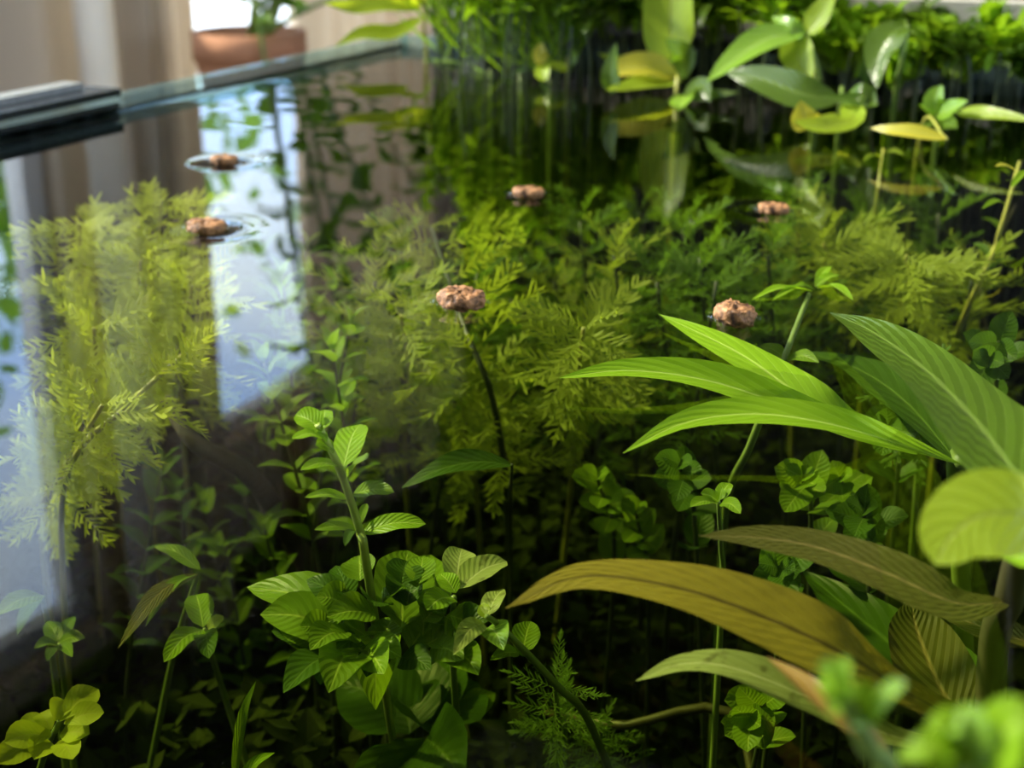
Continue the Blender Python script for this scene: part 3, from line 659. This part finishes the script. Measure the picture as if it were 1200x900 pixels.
pix_plant(RL, 'small clover-like shoot of four oval leaves under the long bright leaf', [(846, 700, -.05), (845, 640, -.035), (842, 588, -.016)], [(842, 588, 821, 578, 17), (843, 586, 855, 566, 20), (841, 590, 809, 594, 20), (845, 590, 868, 602, 18, 'green'), (843, 586, 846, 572, 12)], lambda y, x=0: -.016, 'bright', 'oval', 'stem', .0009)
pix_plant(RL, 'thin green shoot with a leaf whorl at the surface behind the orange-brown pellet', [(850, 600, -.06), (880, 520, -.028), (915, 430, -.009), (948, 345, -.001)],
    [(955, 340, 930, 335, 12), (958, 338, 1000, 352, 18), (955, 336, 985, 322, 16), (952, 342, 905, 352, 15), (950, 342, 880, 352, 17), (957, 334, 975, 312, 14), (920, 420, 890, 405, 20, 'green'), (922, 420, 960, 425, 20, 'green'), (905, 450, 870, 440, 18, 'green'), (905, 450, 935, 470, 18, 'green')], lambda y, x=0: -.002 - (y - 340) * .00008, 'bright', 'ovate', 'stem', .0013, up=.7)
# small shoots in the dark half
SH = [((1018, 690, -.06), (1012, 600, -.035)), ((905, 720, -.06), (900, 660, -.03)), ((1165, 470, -.03), (1160, 420, -.008)), ((820, 640, -.07), (800, 545, -.03)), ((885, 880, -.08), (875, 850, -.065)), ((1052, 560, -.05), (1040, 500, -.02)), ((950, 640, -.06), (940, 560, -.035)), ((1000, 640, -.07), (985, 560, -.04)), ((720, 660, -.09), (700, 560, -.05)), ((760, 700, -.10), (745, 600, -.06))]
for i, (a, b) in enumerate(SH):
    pa, pb = P(*a), P(*b); g = ground(pa, rnd.uniform(-.01, .01), rnd.uniform(-.01, .02))
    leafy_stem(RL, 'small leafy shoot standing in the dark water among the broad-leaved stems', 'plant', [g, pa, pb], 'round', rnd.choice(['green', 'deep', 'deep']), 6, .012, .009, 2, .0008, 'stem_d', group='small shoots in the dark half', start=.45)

# ------------------------------------------------------------------ feathery plants
FW = 'feathery_water_plant'
def feather(label, path, l0, l1, nodes, mat='frond', key='frond', smat='stem_y', whorl=3, group=None, r=.0010, start=.35, lift=4):
    w = [P(*q) for q in path]; g = ground(w[0], rnd.uniform(-.008, .008), rnd.uniform(0, .015))
    return leafy_stem(FW, label, 'plant', [g] + w, key, mat, nodes + 1, l0 * .82, l1 * .82, whorl + 1, r, smat, group, start, lift)
feather('feathery yellow-green plant with a slanting yellow stem nearest the glass side', [(75, 700, -.09), (80, 552, -.040), (150, 475, -.022), (215, 415, -.012)], .020, .022, 10, 'frond_b', start=.4)
feather('feathery plant with a star of fronds spread under the reflected wall', [(120, 420, -.07), (100, 330, -.03), (92, 262, -.006)], .024, .026, 7, 'frond_b')
feather('tall feathery plant whose frond tips crowd below the pale curtain reflection', [(165, 460, -.08), (180, 330, -.035), (190, 235, -.005)], .024, .026, 9, 'frond_b')
feather('feathery plant with upright stacked fronds beside the tilted pellet', [(160, 470, -.075), (158, 380, -.035), (165, 305, -.010)], .020, .022, 9, 'frond_b')
feather('bushy feathery plant in the middle of the fern-like thicket', [(215, 500, -.075), (210, 420, -.04), (225, 335, -.012)], .022, .022, 9, 'frond_b')
feather('feathery plant with flat spreading leaves low in the fern-like thicket', [(105, 520, -.08), (115, 450, -.045), (110, 385, -.016)], .024, .024, 8, 'frond_b')
feather('yellowish feathery plant leaning over the reflected window edge', [(50, 640, -.085), (70, 560, -.05), (120, 475, -.018)], .020, .020, 9, 'frond_b')
feather('feathery plant with a long dark stem passing under the ridged pellet', [(596, 640, -.10), (580, 480, -.045), (545, 385, -.024), (506, 268, -.011)], .024, .030, 6, smat='stem_d', r=.0013, start=.35)
feather('golden green feathery tuft between the two rough pellets', [(670, 560, -.09), (676, 450, -.035), (684, 385, -.012)], .022, .024, 7, start=.5, lift=0)
feather('pale feathery plant beside the dark slanting stem', [(475, 560, -.09), (480, 450, -.05), (470, 370, -.018)], .024, .026, 6, mat='frond')
feather('feathery plant with drooping fronds low on the dark slanting stem', [(560, 600, -.10), (548, 520, -.07), (540, 465, -.045)], .026, .024, 5, mat='frond')
feather('wide yellow-green feathery plant under the small flat pellet', [(1010, 430, -.08), (985, 350, -.04), (965, 285, -.018)], .028, .030, 6, start=.6)
feather('feathery plant with a bright forked frond near the big glossy leaf', [(1075, 420, -.06), (1070, 340, -.02), (1062, 300, -.006)], .022, .026, 6, start=.45)
feather('feathery plant with upright comb-like fronds before the grey rail', [(930, 350, -.06), (935, 280, -.025), (940, 222, -.006)], .018, .018, 6, 'frond_dark', start=.6)
feather('fine-leaved feathery sprig half hidden behind the big glossy leaf', [(1075, 560, -.06), (1072, 500, -.03), (1066, 450, -.016)], .014, .014, 8, 'frond_dark', 'frond', 'stem')
feather('spiky sprig at the foot of the slanting pale-tipped shoot', [(660, 890, -.10), (655, 850, -.085), (650, 800, -.068)], .015, .014, 6, 'frond_dark', 'fine', 'stem')
feather('golden moss-like sprig beside the spiky sprig', [(720, 950, -.12), (712, 900, -.11), (700, 855, -.098)], .013, .013, 6, 'frond_dark', 'fine', 'stem', start=.5)
# look-alike feathery stems filling the bed behind
FILL = [(440, 330), (470, 295), (610, 300), (650, 330), (720, 300), (770, 330), (820, 300), (870, 300), (720, 360), (600, 350), (1020, 250), (1100, 250), (1140, 320), (560, 320), (800, 265), (560, 270), (680, 260), (750, 250), (1090, 200), (1000, 300), (840, 330), (900, 300)]
for px, py in FILL:
    z = rnd.uniform(-.045, -.014); tip = P(px, py, z)
    low = tip + V((rnd.uniform(-.02, .02), rnd.uniform(-.01, .02), -.10))
    mt = rnd.choice(['frond', 'frond_dark', 'frond_dark', 'frond_dark'])
    leafy_stem(FW, {'frond': 'yellow-green', 'frond_dark': 'dark green'}[mt] + ' feathery stem in the mixed bed beyond the ridged pellet', 'plant', [ground(low), low, tip], 'frond', mt, 6, .019, .021, 4, .001, 'stem_d', 'feathery stems in the far bed', .74, 4)
# leafy look-alikes: the small-leaved bed seen below the window reflection
SMALL = [(330, 320), (360, 290), (390, 330), (350, 400), (390, 410), (410, 380), (310, 425), (285, 570), (240, 590), (210, 575), (265, 640), (310, 620), (190, 545), (330, 350), (375, 360), (400, 300), (300, 270)]
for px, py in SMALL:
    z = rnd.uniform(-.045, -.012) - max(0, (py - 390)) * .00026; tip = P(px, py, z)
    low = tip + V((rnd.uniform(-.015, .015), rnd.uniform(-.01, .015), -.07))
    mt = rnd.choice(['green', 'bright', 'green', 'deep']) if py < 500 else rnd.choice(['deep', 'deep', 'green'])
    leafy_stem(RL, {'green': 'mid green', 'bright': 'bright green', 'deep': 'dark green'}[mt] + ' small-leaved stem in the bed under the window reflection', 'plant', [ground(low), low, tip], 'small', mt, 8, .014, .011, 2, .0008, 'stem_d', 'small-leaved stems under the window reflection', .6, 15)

# ------------------------------------------------------------------ low plants in the dark corner by the glass
zl = lambda y, x=0: -.055 - (y - 680) * .0001
pix_plant(RL, 'low shoot with folded olive green strap leaves in the dark corner', [(205, 760, -.09), (232, 672, -.055)], [(232, 672, 138, 760, 26, 'olive_dark'), (230, 672, 170, 735, 18, 'green'), (235, 668, 180, 640, 20, 'green')], zl, 'green', 'lance', up=.5, gdx=-.03, gdy=.03)
pix_plant(RL, 'low shoot with one round and two pointed leaves in the dark corner', [(255, 790, -.10), (240, 738, -.068)], [(238, 735, 230, 697, 34), (238, 738, 192, 776, 28), (240, 740, 245, 772, 28, 'deep'), (244, 738, 262, 722, 16, 'lime')], zl, 'bright', 'oval', up=.5, gdx=.02)
pix_plant(RL, 'low rosette of small pointed dark green leaves near the glass', [(75, 800, -.10), (70, 755, -.075)], [(70, 752, 88, 722, 18, 'green'), (70, 752, 100, 748, 20, 'green'), (68, 755, 40, 760, 20, 'green'), (68, 752, 55, 728, 22, 'green'), (72, 757, 85, 770, 16, 'green'), (68, 757, 55, 775, 16, 'deep')], lambda y, x=0: -.072, 'green', 'ovate', up=.5)
pix_plant(RL, 'half-hidden shoot with one grey-green leaf near the glass', [(60, 760, -.085), (50, 700, -.06)], [(50, 698, -5, 722, 30, 'green'), (52, 700, 20, 745, 24, 'deep')], zl, 'green', 'lance', up=.5)
pix_plant(RL, 'yellow-green stubby-leaved tuft at the bottom near the glass', [(40, 960, -.10), (50, 890, -.08), (70, 845, -.066)], [(70, 845, 116, 808, 35, 'frond_b'), (75, 848, 122, 835, 32, 'frond_b'), (65, 845, 75, 820, 29, 'frond_b'), (60, 860, 20, 850, 35, 'frond_b'), (60, 862, 5, 870, 37, 'frond_b'), (70, 862, 105, 860, 35, 'frond_b'), (60, 870, 40, 890, 35, 'frond_b'), (70, 868, 85, 890, 35, 'frond_b'), (50, 875, -5, 895, 37, 'frond_b'), (60, 855, 48, 835, 27, 'frond_b')], lambda y, x=0: -.064 - (y - 845) * .0003, 'lime', 'spoon', up=.4)
pix_plant('strap_leaf_water_plant', 'thin pointed blades of a grassy plant below the dark corner', [(275, 980, -.10), (272, 930, -.09)], [(272, 930, 300, 798, 14, 'green', .04), (275, 935, 322, 882, 16, 'bright', .02)], lambda y, x=0: -.088, 'green', 'lance', up=.2)

# ------------------------------------------------------------------ trailing stems by the room-side glass
pix_plant('trailing_water_plant', 'trailing bare yellowish stem with short side leaves near the grey rail', [(1105, 440, -.07), (1130, 370, -.03), (1165, 290, -.010), (1195, 190, .004)],
    [(1150, 320, 1175, 300, 12, 'frond_dark'), (1160, 300, 1140, 285, 10, 'frond_dark'), (1180, 240, 1150, 245, 10, 'green'), (1185, 220, 1215, 200, 12, 'green'), (1190, 200, 1165, 195, 10, 'yellow')], lambda y, x=0: -.010 - (y - 290) * .0003, 'green', 'lance', 'stem_y', .0013, up=.7)
pix_plant('trailing_water_plant', 'second trailing stem running beside the bare yellowish one', [(1180, 470, -.075), (1150, 340, -.036), (1190, 240, -.018)], [(1155, 330, 1125, 320, 10, 'green'), (1165, 300, 1195, 290, 12, 'green'), (1175, 270, 1150, 255, 10, 'green')], lambda y, x=0: -.026, 'green', 'lance', 'stem_b', .001, up=.7)
pix_plant('trailing_water_plant', 'pale stalk rising through the water behind the comb-like fronds', [(1020, 330, -.05), (1028, 230, -.012), (1035, 175, .001)], [(1034, 180, 1060, 182, 8, 'frond'), (1033, 185, 1010, 190, 8, 'frond')], lambda y, x=0: -.004, 'frond', 'lance', 'stem_y', .001, up=.7, gdx=.03)

# ------------------------------------------------------------------ plants standing out of the water at the end of the tank
EM = 'emergent_water_plant'
def em_plant(label, base, leaves, mat='lime', prof='lance', smat='stem_y', r=.0013, extra=None):
    """base px, py at the water; leaves: list of spines in (px, py, distance) with width px and material"""
    b = P(base[0], base[1], 0.0); g = ground(b, 0, .01); rt = root_of(EM, g, label, 'plant')
    pts = [g, g.lerp(b, .5), b] + [PD(*q) for q in (extra or [])]
    stem(rt, pts, r, r * .7, smat)
    for sp, w, mt in leaves:
        mt = {'bright': 'gloss', 'green': 'gloss_d'}.get(mt, mt)
        q = [PD(*s) for s in sp]; c = crom(q, 14); m = c[7]; t = (q[-1] - q[0]).normalized()
        nr = (TOCAM(m) * .65 + V((-.35, 0, .55))).normalized()
        give_way(solid(link('leaf', blade(c, nr, w * mpp(m), prof, .12, .04, 4, rnd.random() * 6, .02), M[mt], rt), rt), rt, c[0], c[-1])
    return rt
em_plant('lime emergent plant with one tall translucent leaf mirrored in the water', (792, 118), [
    ([(792, 70, .66), (786, 40, .665), (787, -20, .67), (792, -60, .675)], 66, 'lime'),
    ([(795, 88, .66), (750, 78, .65), (705, 92, .64)], 44, 'yellow'), ([(795, 95, .66), (760, 100, .64), (710, 106, .62)], 40, 'lime'),
    ([(800, 95, .66), (760, 88, .67), (700, 62, .68)], 30, 'lime'), ([(718, 110, .63), (716, 85, .63), (722, 50, .63)], 24, 'green'),
    ([(798, 90, .65), (800, 68, .645), (780, 45, .64)], 36, 'green'), ([(805, 110, .64), (800, 118, .63), (796, 130, .62)], 32, 'bright'),
    ([(800, 112, .64), (822, 100, .63), (832, 120, .62)], 22, 'green'), ([(802, 110, .64), (826, 112, .63), (866, 108, .625)], 18, 'green')], extra=[(795, 90, .66)])
em_plant('tall emergent stem with pointed lime leaves crossing behind the round yellow leaf', (955, 120), [
    ([(945, 38, .63), (900, 45, .625), (860, 70, .62), (828, 96, .615)], 40, 'bright'), ([(945, 40, .63), (960, 20, .63), (985, -25, .63)], 34, 'lime'),
    ([(942, 42, .63), (935, 65, .625), (953, 98, .615)], 42, 'lime'), ([(945, 45, .63), (925, 30, .63), (905, 20, .64)], 20, 'bright')], extra=[(960, 90, .63), (945, 40, .63)], smat='stem')
em_plant('emergent plant with dark broad leaves lying towards the round yellow leaf', (985, 125), [
    ([(985, 118, .58), (940, 110, .58), (890, 92, .59), (850, 85, .60)], 44, 'green'), ([(985, 120, .58), (1005, 112, .57), (1020, 118, .57), (960, 112, .565)], 30, 'green'),
    ([(988, 122, .58), (1000, 140, .56), (965, 148, .55), (930, 142, .55)], 34, 'lime'), ([(950, 150, .555), (943, 138, .555), (938, 118, .555)], 34, 'yellow')], smat='stem', extra=[(985, 118, .58)])
em_plant('emergent stem bending a single glossy hanging leaf over the water', (1048, 120), [([(1062, 30, .60), (1045, 40, .595), (1030, 65, .59), (1028, 104, .58)], 44, 'green')], extra=[(1055, 80, .60), (1064, 30, .60)], smat='stem')
em_plant('emergent cluster of cupped green leaves beside a long floating leaf', (1100, 140), [
    ([(1098, 135, .56), (1090, 118, .56), (1093, 100, .56)], 28, 'bright'), ([(1098, 135, .56), (1115, 128, .555), (1134, 118, .55)], 26, 'bright'), ([(1098, 138, .56), (1112, 146, .55), (1122, 150, .54)], 20, 'green'), ([(1096, 138, .56), (1084, 132, .555), (1074, 126, .55)], 18, 'bright'),
    ([(1120, 132, .56), (1160, 133, .55), (1215, 142, .54)], 18, 'lime'), ([(1096, 140, .56), (1085, 150, .55), (1080, 156, .545)], 16, 'green')], prof='ovate', smat='stem', extra=[(1099, 132, .56)])
em_plant('yellow dying leaf lying on the water on a thin stalk', (1078, 157), [([(1110, 163, .52), (1075, 155, .522), (1045, 152, .525), (1020, 150, .53)], 18, 'yellow')], r=.0008, extra=[(1110, 163, .52)])
em_plant('small emergent sprout with a round yellow leaf near the corner thicket', (665, 88), [([(640, 72, .68), (634, 65, .68), (634, 50, .68)], 20, 'yellow'), ([(640, 76, .68), (636, 84, .675), (640, 95, .67)], 20, 'lime'), ([(665, 82, .68), (655, 78, .68), (640, 74, .68)], 12, 'lime'), ([(665, 80, .69), (672, 70, .69), (668, 55, .69)], 12, 'bright')], prof='oval', extra=[(665, 78, .68)])
em_plant('emergent plant in the tank corner with arching yellow stem and lime leaves', (500, 66), [
    ([(495, 20, .78), (465, 38, .77), (425, 40, .765), (392, 55, .76)], 26, 'lime'), ([(495, 10, .78), (450, 5, .775), (405, 8, .77), (370, 2, .765)], 26, 'lime'), ([(497, 5, .78), (480, -8, .78), (430, -15, .775)], 30, 'lime'), ([(620, 20, .76), (640, 12, .755), (655, -12, .75)], 26, 'bright')], extra=[(497, 30, .78), (502, -20, .78)])
# grassy blades at the corner
for i in range(4):
    px = 540 + i * 35; b = P(px, 72, 0); b = b * ((TD1 - .05 - .01 * i) / b.dot(DV)); b.z = 0; g = ground(b)
    rt = root_of(EM, g, 'fine-bladed emergent tuft in the corner thicket', 'plant', 'fine-bladed tufts in the corner')
    stem(rt, [g, b], .0015, .001)
    for k in range(60):
        a = rnd.uniform(0, 6.28); e = R(rnd.uniform(40, 85)); d_ = V((math.cos(a) * math.cos(e), math.sin(a) * math.cos(e), math.sin(e)))
        put_leaf(rt, 'needle', rnd.choice(['bright', 'green', 'deep']), b + V((rnd.uniform(-.012, .012), rnd.uniform(-.01, .01), rnd.uniform(0, .02))), d_, V((-.3, -.6, .4)), rnd.uniform(.015, .042))

# thicket of small-leaved emergent stems
for i in range(160):
    px = (522 + (i / 119) ** 1.35 * 690 if i < 120 else 600 + (i - 120) * 12) + rnd.uniform(-8, 8); dist = rnd.uniform(.0, 1.0) if i < 120 else rnd.uniform(0, .6)
    dd = TD1 - .012 - (.095 if px < 690 else .045 if px < 860 else .08) * dist; r_ = ray(px, 60); h = V((r_.x, r_.y, 0)).normalized(); t = dd / h.dot(DV); b = h * t
    if b.dot(NV) > TN1 - .02: b = W(TN1 - .02 - .05 * rnd.random(), dd - .02 * rnd.random(), 0)
    tall = .09 if px < 700 else .07 if px < 940 else .034
    top = b + V((rnd.uniform(-.014, .014), rnd.uniform(-.01, .01), rnd.uniform(.45, 1.0) * tall)); top = inside(top, .008); b = inside(b, .006); g = ground(b, 0, 0)
    kind = rnd.choice(['small', 'small', 'ludwig', 'small'] if px < 700 else ['small', 'small', 'ludwig', 'willow', 'round'] if px < 900 else ['small', 'round', 'round', 'small'])
    mt = rnd.choice(['gloss_d', 'deep', 'bright', 'green', 'bright'])
    lab = {'small': 'pointed', 'ludwig': 'broad pointed', 'willow': 'narrow', 'round': 'rounded'}[kind] + {'green': ' mid green', 'deep': ' dark green', 'bright': ' bright green', 'gloss_d': ' glossy mid green'}[mt]
    leafy_stem(EM, 'stem of small ' + lab + ' leaves ' + ('in the thicket at the tank corner' if px < 650 else 'behind the tall lime leaf' if px < 850 else 'behind the crossing lime leaves' if px < 1000 else 'under the grey rail'), 'plant', [g, b, top], kind, mt, 12, .016 if kind != 'willow' else .026, .011 if kind != 'willow' else .018, 2, .0008, 'stem_d', 'thicket stems at the end of the tank', .66, 15, clear=.0045)
# ------------------------------------------------------------------ undergrowth, driftwood

# ------------------------------------------------------------------ leaves give way to each other, to the glass and to the water surface
def world_of(o):
    m = o.matrix_basis.copy(); p = o.parent
    while p is not None: m = p.matrix_basis @ m; p = p.parent
    return m
CELL = .012
class Grid:
    def __init__(s): s.c = {}
    def keys(s, p): return [(i, j, k) for i in range(int(p.lo[0] // CELL), int(p.hi[0] // CELL) + 1) for j in range(int(p.lo[1] // CELL), int(p.hi[1] // CELL) + 1) for k in range(int(p.lo[2] // CELL), int(p.hi[2] // CELL) + 1)]
    def add(s, p):
        for k in s.keys(p): s.c.setdefault(k, []).append(p)
    def drop(s, p):
        for k in s.keys(p): s.c[k].remove(p)
    def hits(s, p):
        seen, n = set(), 0
        for k in s.keys(p):
            for q in s.c.get(k, ()):
                if id(q) not in seen:
                    seen.add(id(q))
                    if q.root is not p.root and p.meets(q): n += 1
        return n
def settle():
    g = Grid(); mov = {e[0].name for e in LEAVES}; geo = {}
    def geom(me):
        if me.name not in geo: geo[me.name] = ([v.co.copy() for v in me.vertices], [tuple(p.vertices) for p in me.polygons])
        return geo[me.name]
    tops = [o for o in C.objects if o.parent is None and (o.get('category') in ('plant', 'driftwood', 'stem', 'fish food'))]
    for r in tops:
        for o in [r] + list(r.children):
            if o.type == 'MESH' and o.name not in mov:
                vs, fs = geom(o.data); m = world_of(o); g.add(Piece([m @ v for v in vs], fs, r))
    rr = random.Random(5)
    def bad(p, verts, wet):
        b = 0
        if p.lo[2] < .042:
            ns = [v.dot(NV) for v in verts]; ds = [v.dot(DV) for v in verts]
            b += min(ns) < TN0 + .0015 or max(ns) > TN1 - .003 or min(ds) < TD0 + .0015 or max(ds) > TD1 - .0012
        if wet and p.hi[2] > -.0010: b += 1
        return 4 * b
    left, now = [], {}
    for turn in range(4):
        left = []
        for o, r, base, y in LEAVES:
            if r.get('category') != 'plant': continue
            vs, fs = geom(o.data)
            if turn:
                p = now[o.name]
                if not p.wrong and not g.hits(p): continue
                g.drop(p)
            m0 = world_of(o); ax = y.cross(V((0, 0, 1))); ax = ax.normalized() if ax.length > 1e-3 else V((1, 0, 0))
            wet = r.name.startswith('feathery') or r.get('group', '').startswith('small'); best = None
            drawn = o.data.users == 1
            cands = [(None, 0, 1)] + [(t, a, 1) for a in (6, -6, 12, -12, 18, -18) for t in (ax, V((0, 0, 1)), y)] * drawn
            cands += [(ax, -a, 1) for a in (12, 24, 36, 50, 66)] + [(V((0, 0, 1)), a, 1) for a in (20, -20, 40, -40, 70, -70, 110, -110, 150, -150, 180)]
            cands += [(ax, -a, .75) for a in (20, 45, 75)] + [(None, a, .95 - .017 * a) for a in range(1, 34)]
            if turn: cands += [(None, a, .95 - .012 * a) for a in range(1, 46)]
            for axis, a, sc_ in cands:
                if axis is not None: q = Matrix.Rotation(R(a), 4, axis)
                elif a: q = Matrix.Rotation(R(rr.uniform(-80, 80)), 4, V((rr.uniform(-1, 1), rr.uniform(-1, 1), rr.uniform(-1, 1))).normalized())
                else: q = Matrix.Identity(4)
                m = Matrix.Translation(base) @ q @ Matrix.Scale(sc_, 4) @ Matrix.Translation(-base) @ m0
                w = [m @ v for v in vs]; p = Piece(w, fs, r); p.wrong = k = bad(p, w, wet)
                if best is not None and k >= best[0]: continue
                k += g.hits(p)
                if best is None or k < best[0]: best = (k, m, p)
                if k == 0: break
            g.add(best[2]); now[o.name] = best[2]
            if best[0]: left.append((o, best[0]))
            o.matrix_basis = Matrix.Translation(-r.location) @ best[1]
    return g, left
plants, still = settle()
def scatter(name, label, cat, cnt, boxf, size, mat, seed):
    r = random.Random(seed); vs, fs, uv = [], [], []      # leaflets that would run through a plant are left out
    for i in range(cnt):
        p = boxf(r); a, e = r.uniform(0, 6.28), r.uniform(-.3, 1.0)
        d_ = V((math.cos(a) * math.cos(e), math.sin(a) * math.cos(e), math.sin(e))); x = d_.cross(V((0, 0, 1))).normalized(); s = size * r.uniform(.6, 1.4)
        x = x * .28 * s; q = [p, p + d_ * s * .5 + x, p + d_ * s, p + d_ * s * .5 - x + V((0, 0, .1 * s))]
        if plants.hits(Piece(q, [(0, 1, 2, 3)], None)): continue
        b = len(vs)
        vs += [p, p + d_ * s * .5 + x, p + d_ * s, p + d_ * s * .5 - x + V((0, 0, .1 * s))]; uv += [(.5, 0), (1, .5), (.5, 1), (0, .5)]
        fs.append((b, b + 1, b + 2, b + 3))
    return tag(link(name, mesh(vs, fs, uv, False), M[mat]), label, cat, None, 'stuff')
def bed(r):
    n, dd = r.uniform(TN0 + .018, TN1 - .018), r.uniform(.10, TD1 - .018)
    h = .04 + .05 * abs(noise.noise(V((n * 9, dd * 9, 1)))) + max(0, dd - .35) * .12
    return W(n, dd, TBOT + .01 + r.random() * h)
scatter('undergrowth', 'dark tangle of small leaves and moss over the tank bottom', 'undergrowth', 16000, bed, .010, 'moss', 3)
# ------------------------------------------------------------------ flower pot by the window
pn = 1.03; ps = (wall_s(227, 60, pn) + wall_s(352, 60, pn)) / 2
pc = W(pn, ps, 0); rng = math.hypot(pc.x, pc.y); pr = 125 / FPX * rng / 2 * 1.03
ptop = CAM_H + ray(290, 38).z / math.hypot(ray(290, 38).x, ray(290, 38).y) * (rng - pr * .3)
ph = .13; pb = V((pc.x, pc.y, ptop - ph))
sd = empty('plant_stand', V((pc.x, pc.y, FLOOR_Z)), 'slim dark stand carrying the terracotta pot', 'stand')
MB().lathe(V((pc.x, pc.y, ptop - ph)), [(0, -.02), (.10, -.02), (.10, 0), (0, 0)], 28).build('top', M['wood_d'], sd)
for k in range(3):
    a = k * 2.094 + .4; MB().tube([V((pc.x + .08 * math.cos(a), pc.y + .08 * math.sin(a), ptop - ph - .015)), V((pc.x + .12 * math.cos(a), pc.y + .12 * math.sin(a), FLOOR_Z))], .011, .009).build('leg', M['wood_d'], sd)
hp = empty('potted_houseplant', pb, 'leafy houseplant with lanky stems in a terracotta pot by the window', 'houseplant')
pot = MB().lathe(pb, [(0, 0), (pr * .72, 0), (pr * .95, ph * .72), (pr * .95, ph * .74), (pr, ph * .75), (pr, ph), (pr * .9, ph), (pr * .88, ph * .9), (0, ph * .9)], 40).build('pot', M['terra'], hp, True)
tag(MB().lathe(pb, [(0, ph * .93), (pr * .87, ph * .91)], 24).build('soil', M['soil'], hp), 'dark soil')
def house_stem(path, leaves, ln, hang=False):
    _, c = stem(hp, path, .004, .002, 'stem', n=30)
    for i in range(leaves):
        t = .12 + .88 * i / leaves; p = c[min(29, int(t * 29))]; a = i * 2.4 + rnd.random(); e = R(rnd.uniform(-50, 20))
        d_ = V((math.cos(a) * math.cos(e), math.sin(a) * math.cos(e), math.sin(e)))
        put_leaf(hp, 'ludwig', 'house', p, d_, V((-.2, -.5, 1)), ln * rnd.uniform(.7, 1.2))
pt = pb + V((0, 0, ph * .9))
for (dx, dz, k, l) in ((.13, .62, 24, .045), (.18, .55, 22, .045), (.21, .42, 20, .04), (.15, .85, 22, .05), (.09, 1.0, 26, .05), (.24, .70, 22, .045), (.06, .55, 7, .035)):
    house_stem([pt + V((dx * .1, 0, 0)), pt + V((dx * .5, rnd.uniform(-.05, .03), dz * .5)), pt + V((dx, rnd.uniform(-.05, .03), dz))], k, l)
for (dx, dz) in ((.03, -.02), (.16, .05)):
    house_stem([pt, pt + V((dx * .6, -.05, .05)), pt + V((dx, -.075, dz))], 3, .035)

# ------------------------------------------------------------------ garden outside the windows
def tree(label, base, h, rad, cnt, seed):
    rt = empty('garden_tree', base, label, 'tree'); r = random.Random(seed)
    MB().tube([base, base + V((0, 0, h * .6))], .07, .04, 8).build('trunk', M['bark'], rt, True)
    c = base + V((0, 0, h - rad)); vs, fs, uv = [], [], []
    for i in range(cnt):
        q = V((r.gauss(0, .42), r.gauss(0, .42), r.gauss(0, .42))) * rad; p = c + q; d_ = V((r.uniform(-1, 1), r.uniform(-1, 1), r.uniform(-1, .4))).normalized(); x = d_.cross(V((r.random(), r.random(), 1))).normalized(); s = .10 * r.uniform(.6, 1.3)
        b = len(vs); vs += [p, p + d_ * s * .5 + x * s * .3, p + d_ * s, p + d_ * s * .5 - x * s * .3]; uv += [(.5, 0), (1, .5), (.5, 1), (0, .5)]; fs.append((b, b + 1, b + 2, b + 3))
    tag(link('foliage', mesh(vs, fs, uv, False), M['house'], rt), None, None, None, 'stuff'); return rt
gz = -1.2
st(box('ground', simple('pale_terrace', (.66, .64, .60), .9, .2, 5), WALL_N + .2, 14, -8, 14, gz - .1, gz))
def dirpt(px, py, rr): r_ = ray(px, py); h = V((r_.x, r_.y, 0)).normalized(); return V((h.x * rr, h.y * rr, gz))
tree('round garden tree outside the tall window by the taupe wall', dirpt(15, 300, 5.0), 1.2 + 1.55, .8, 2600, 5)
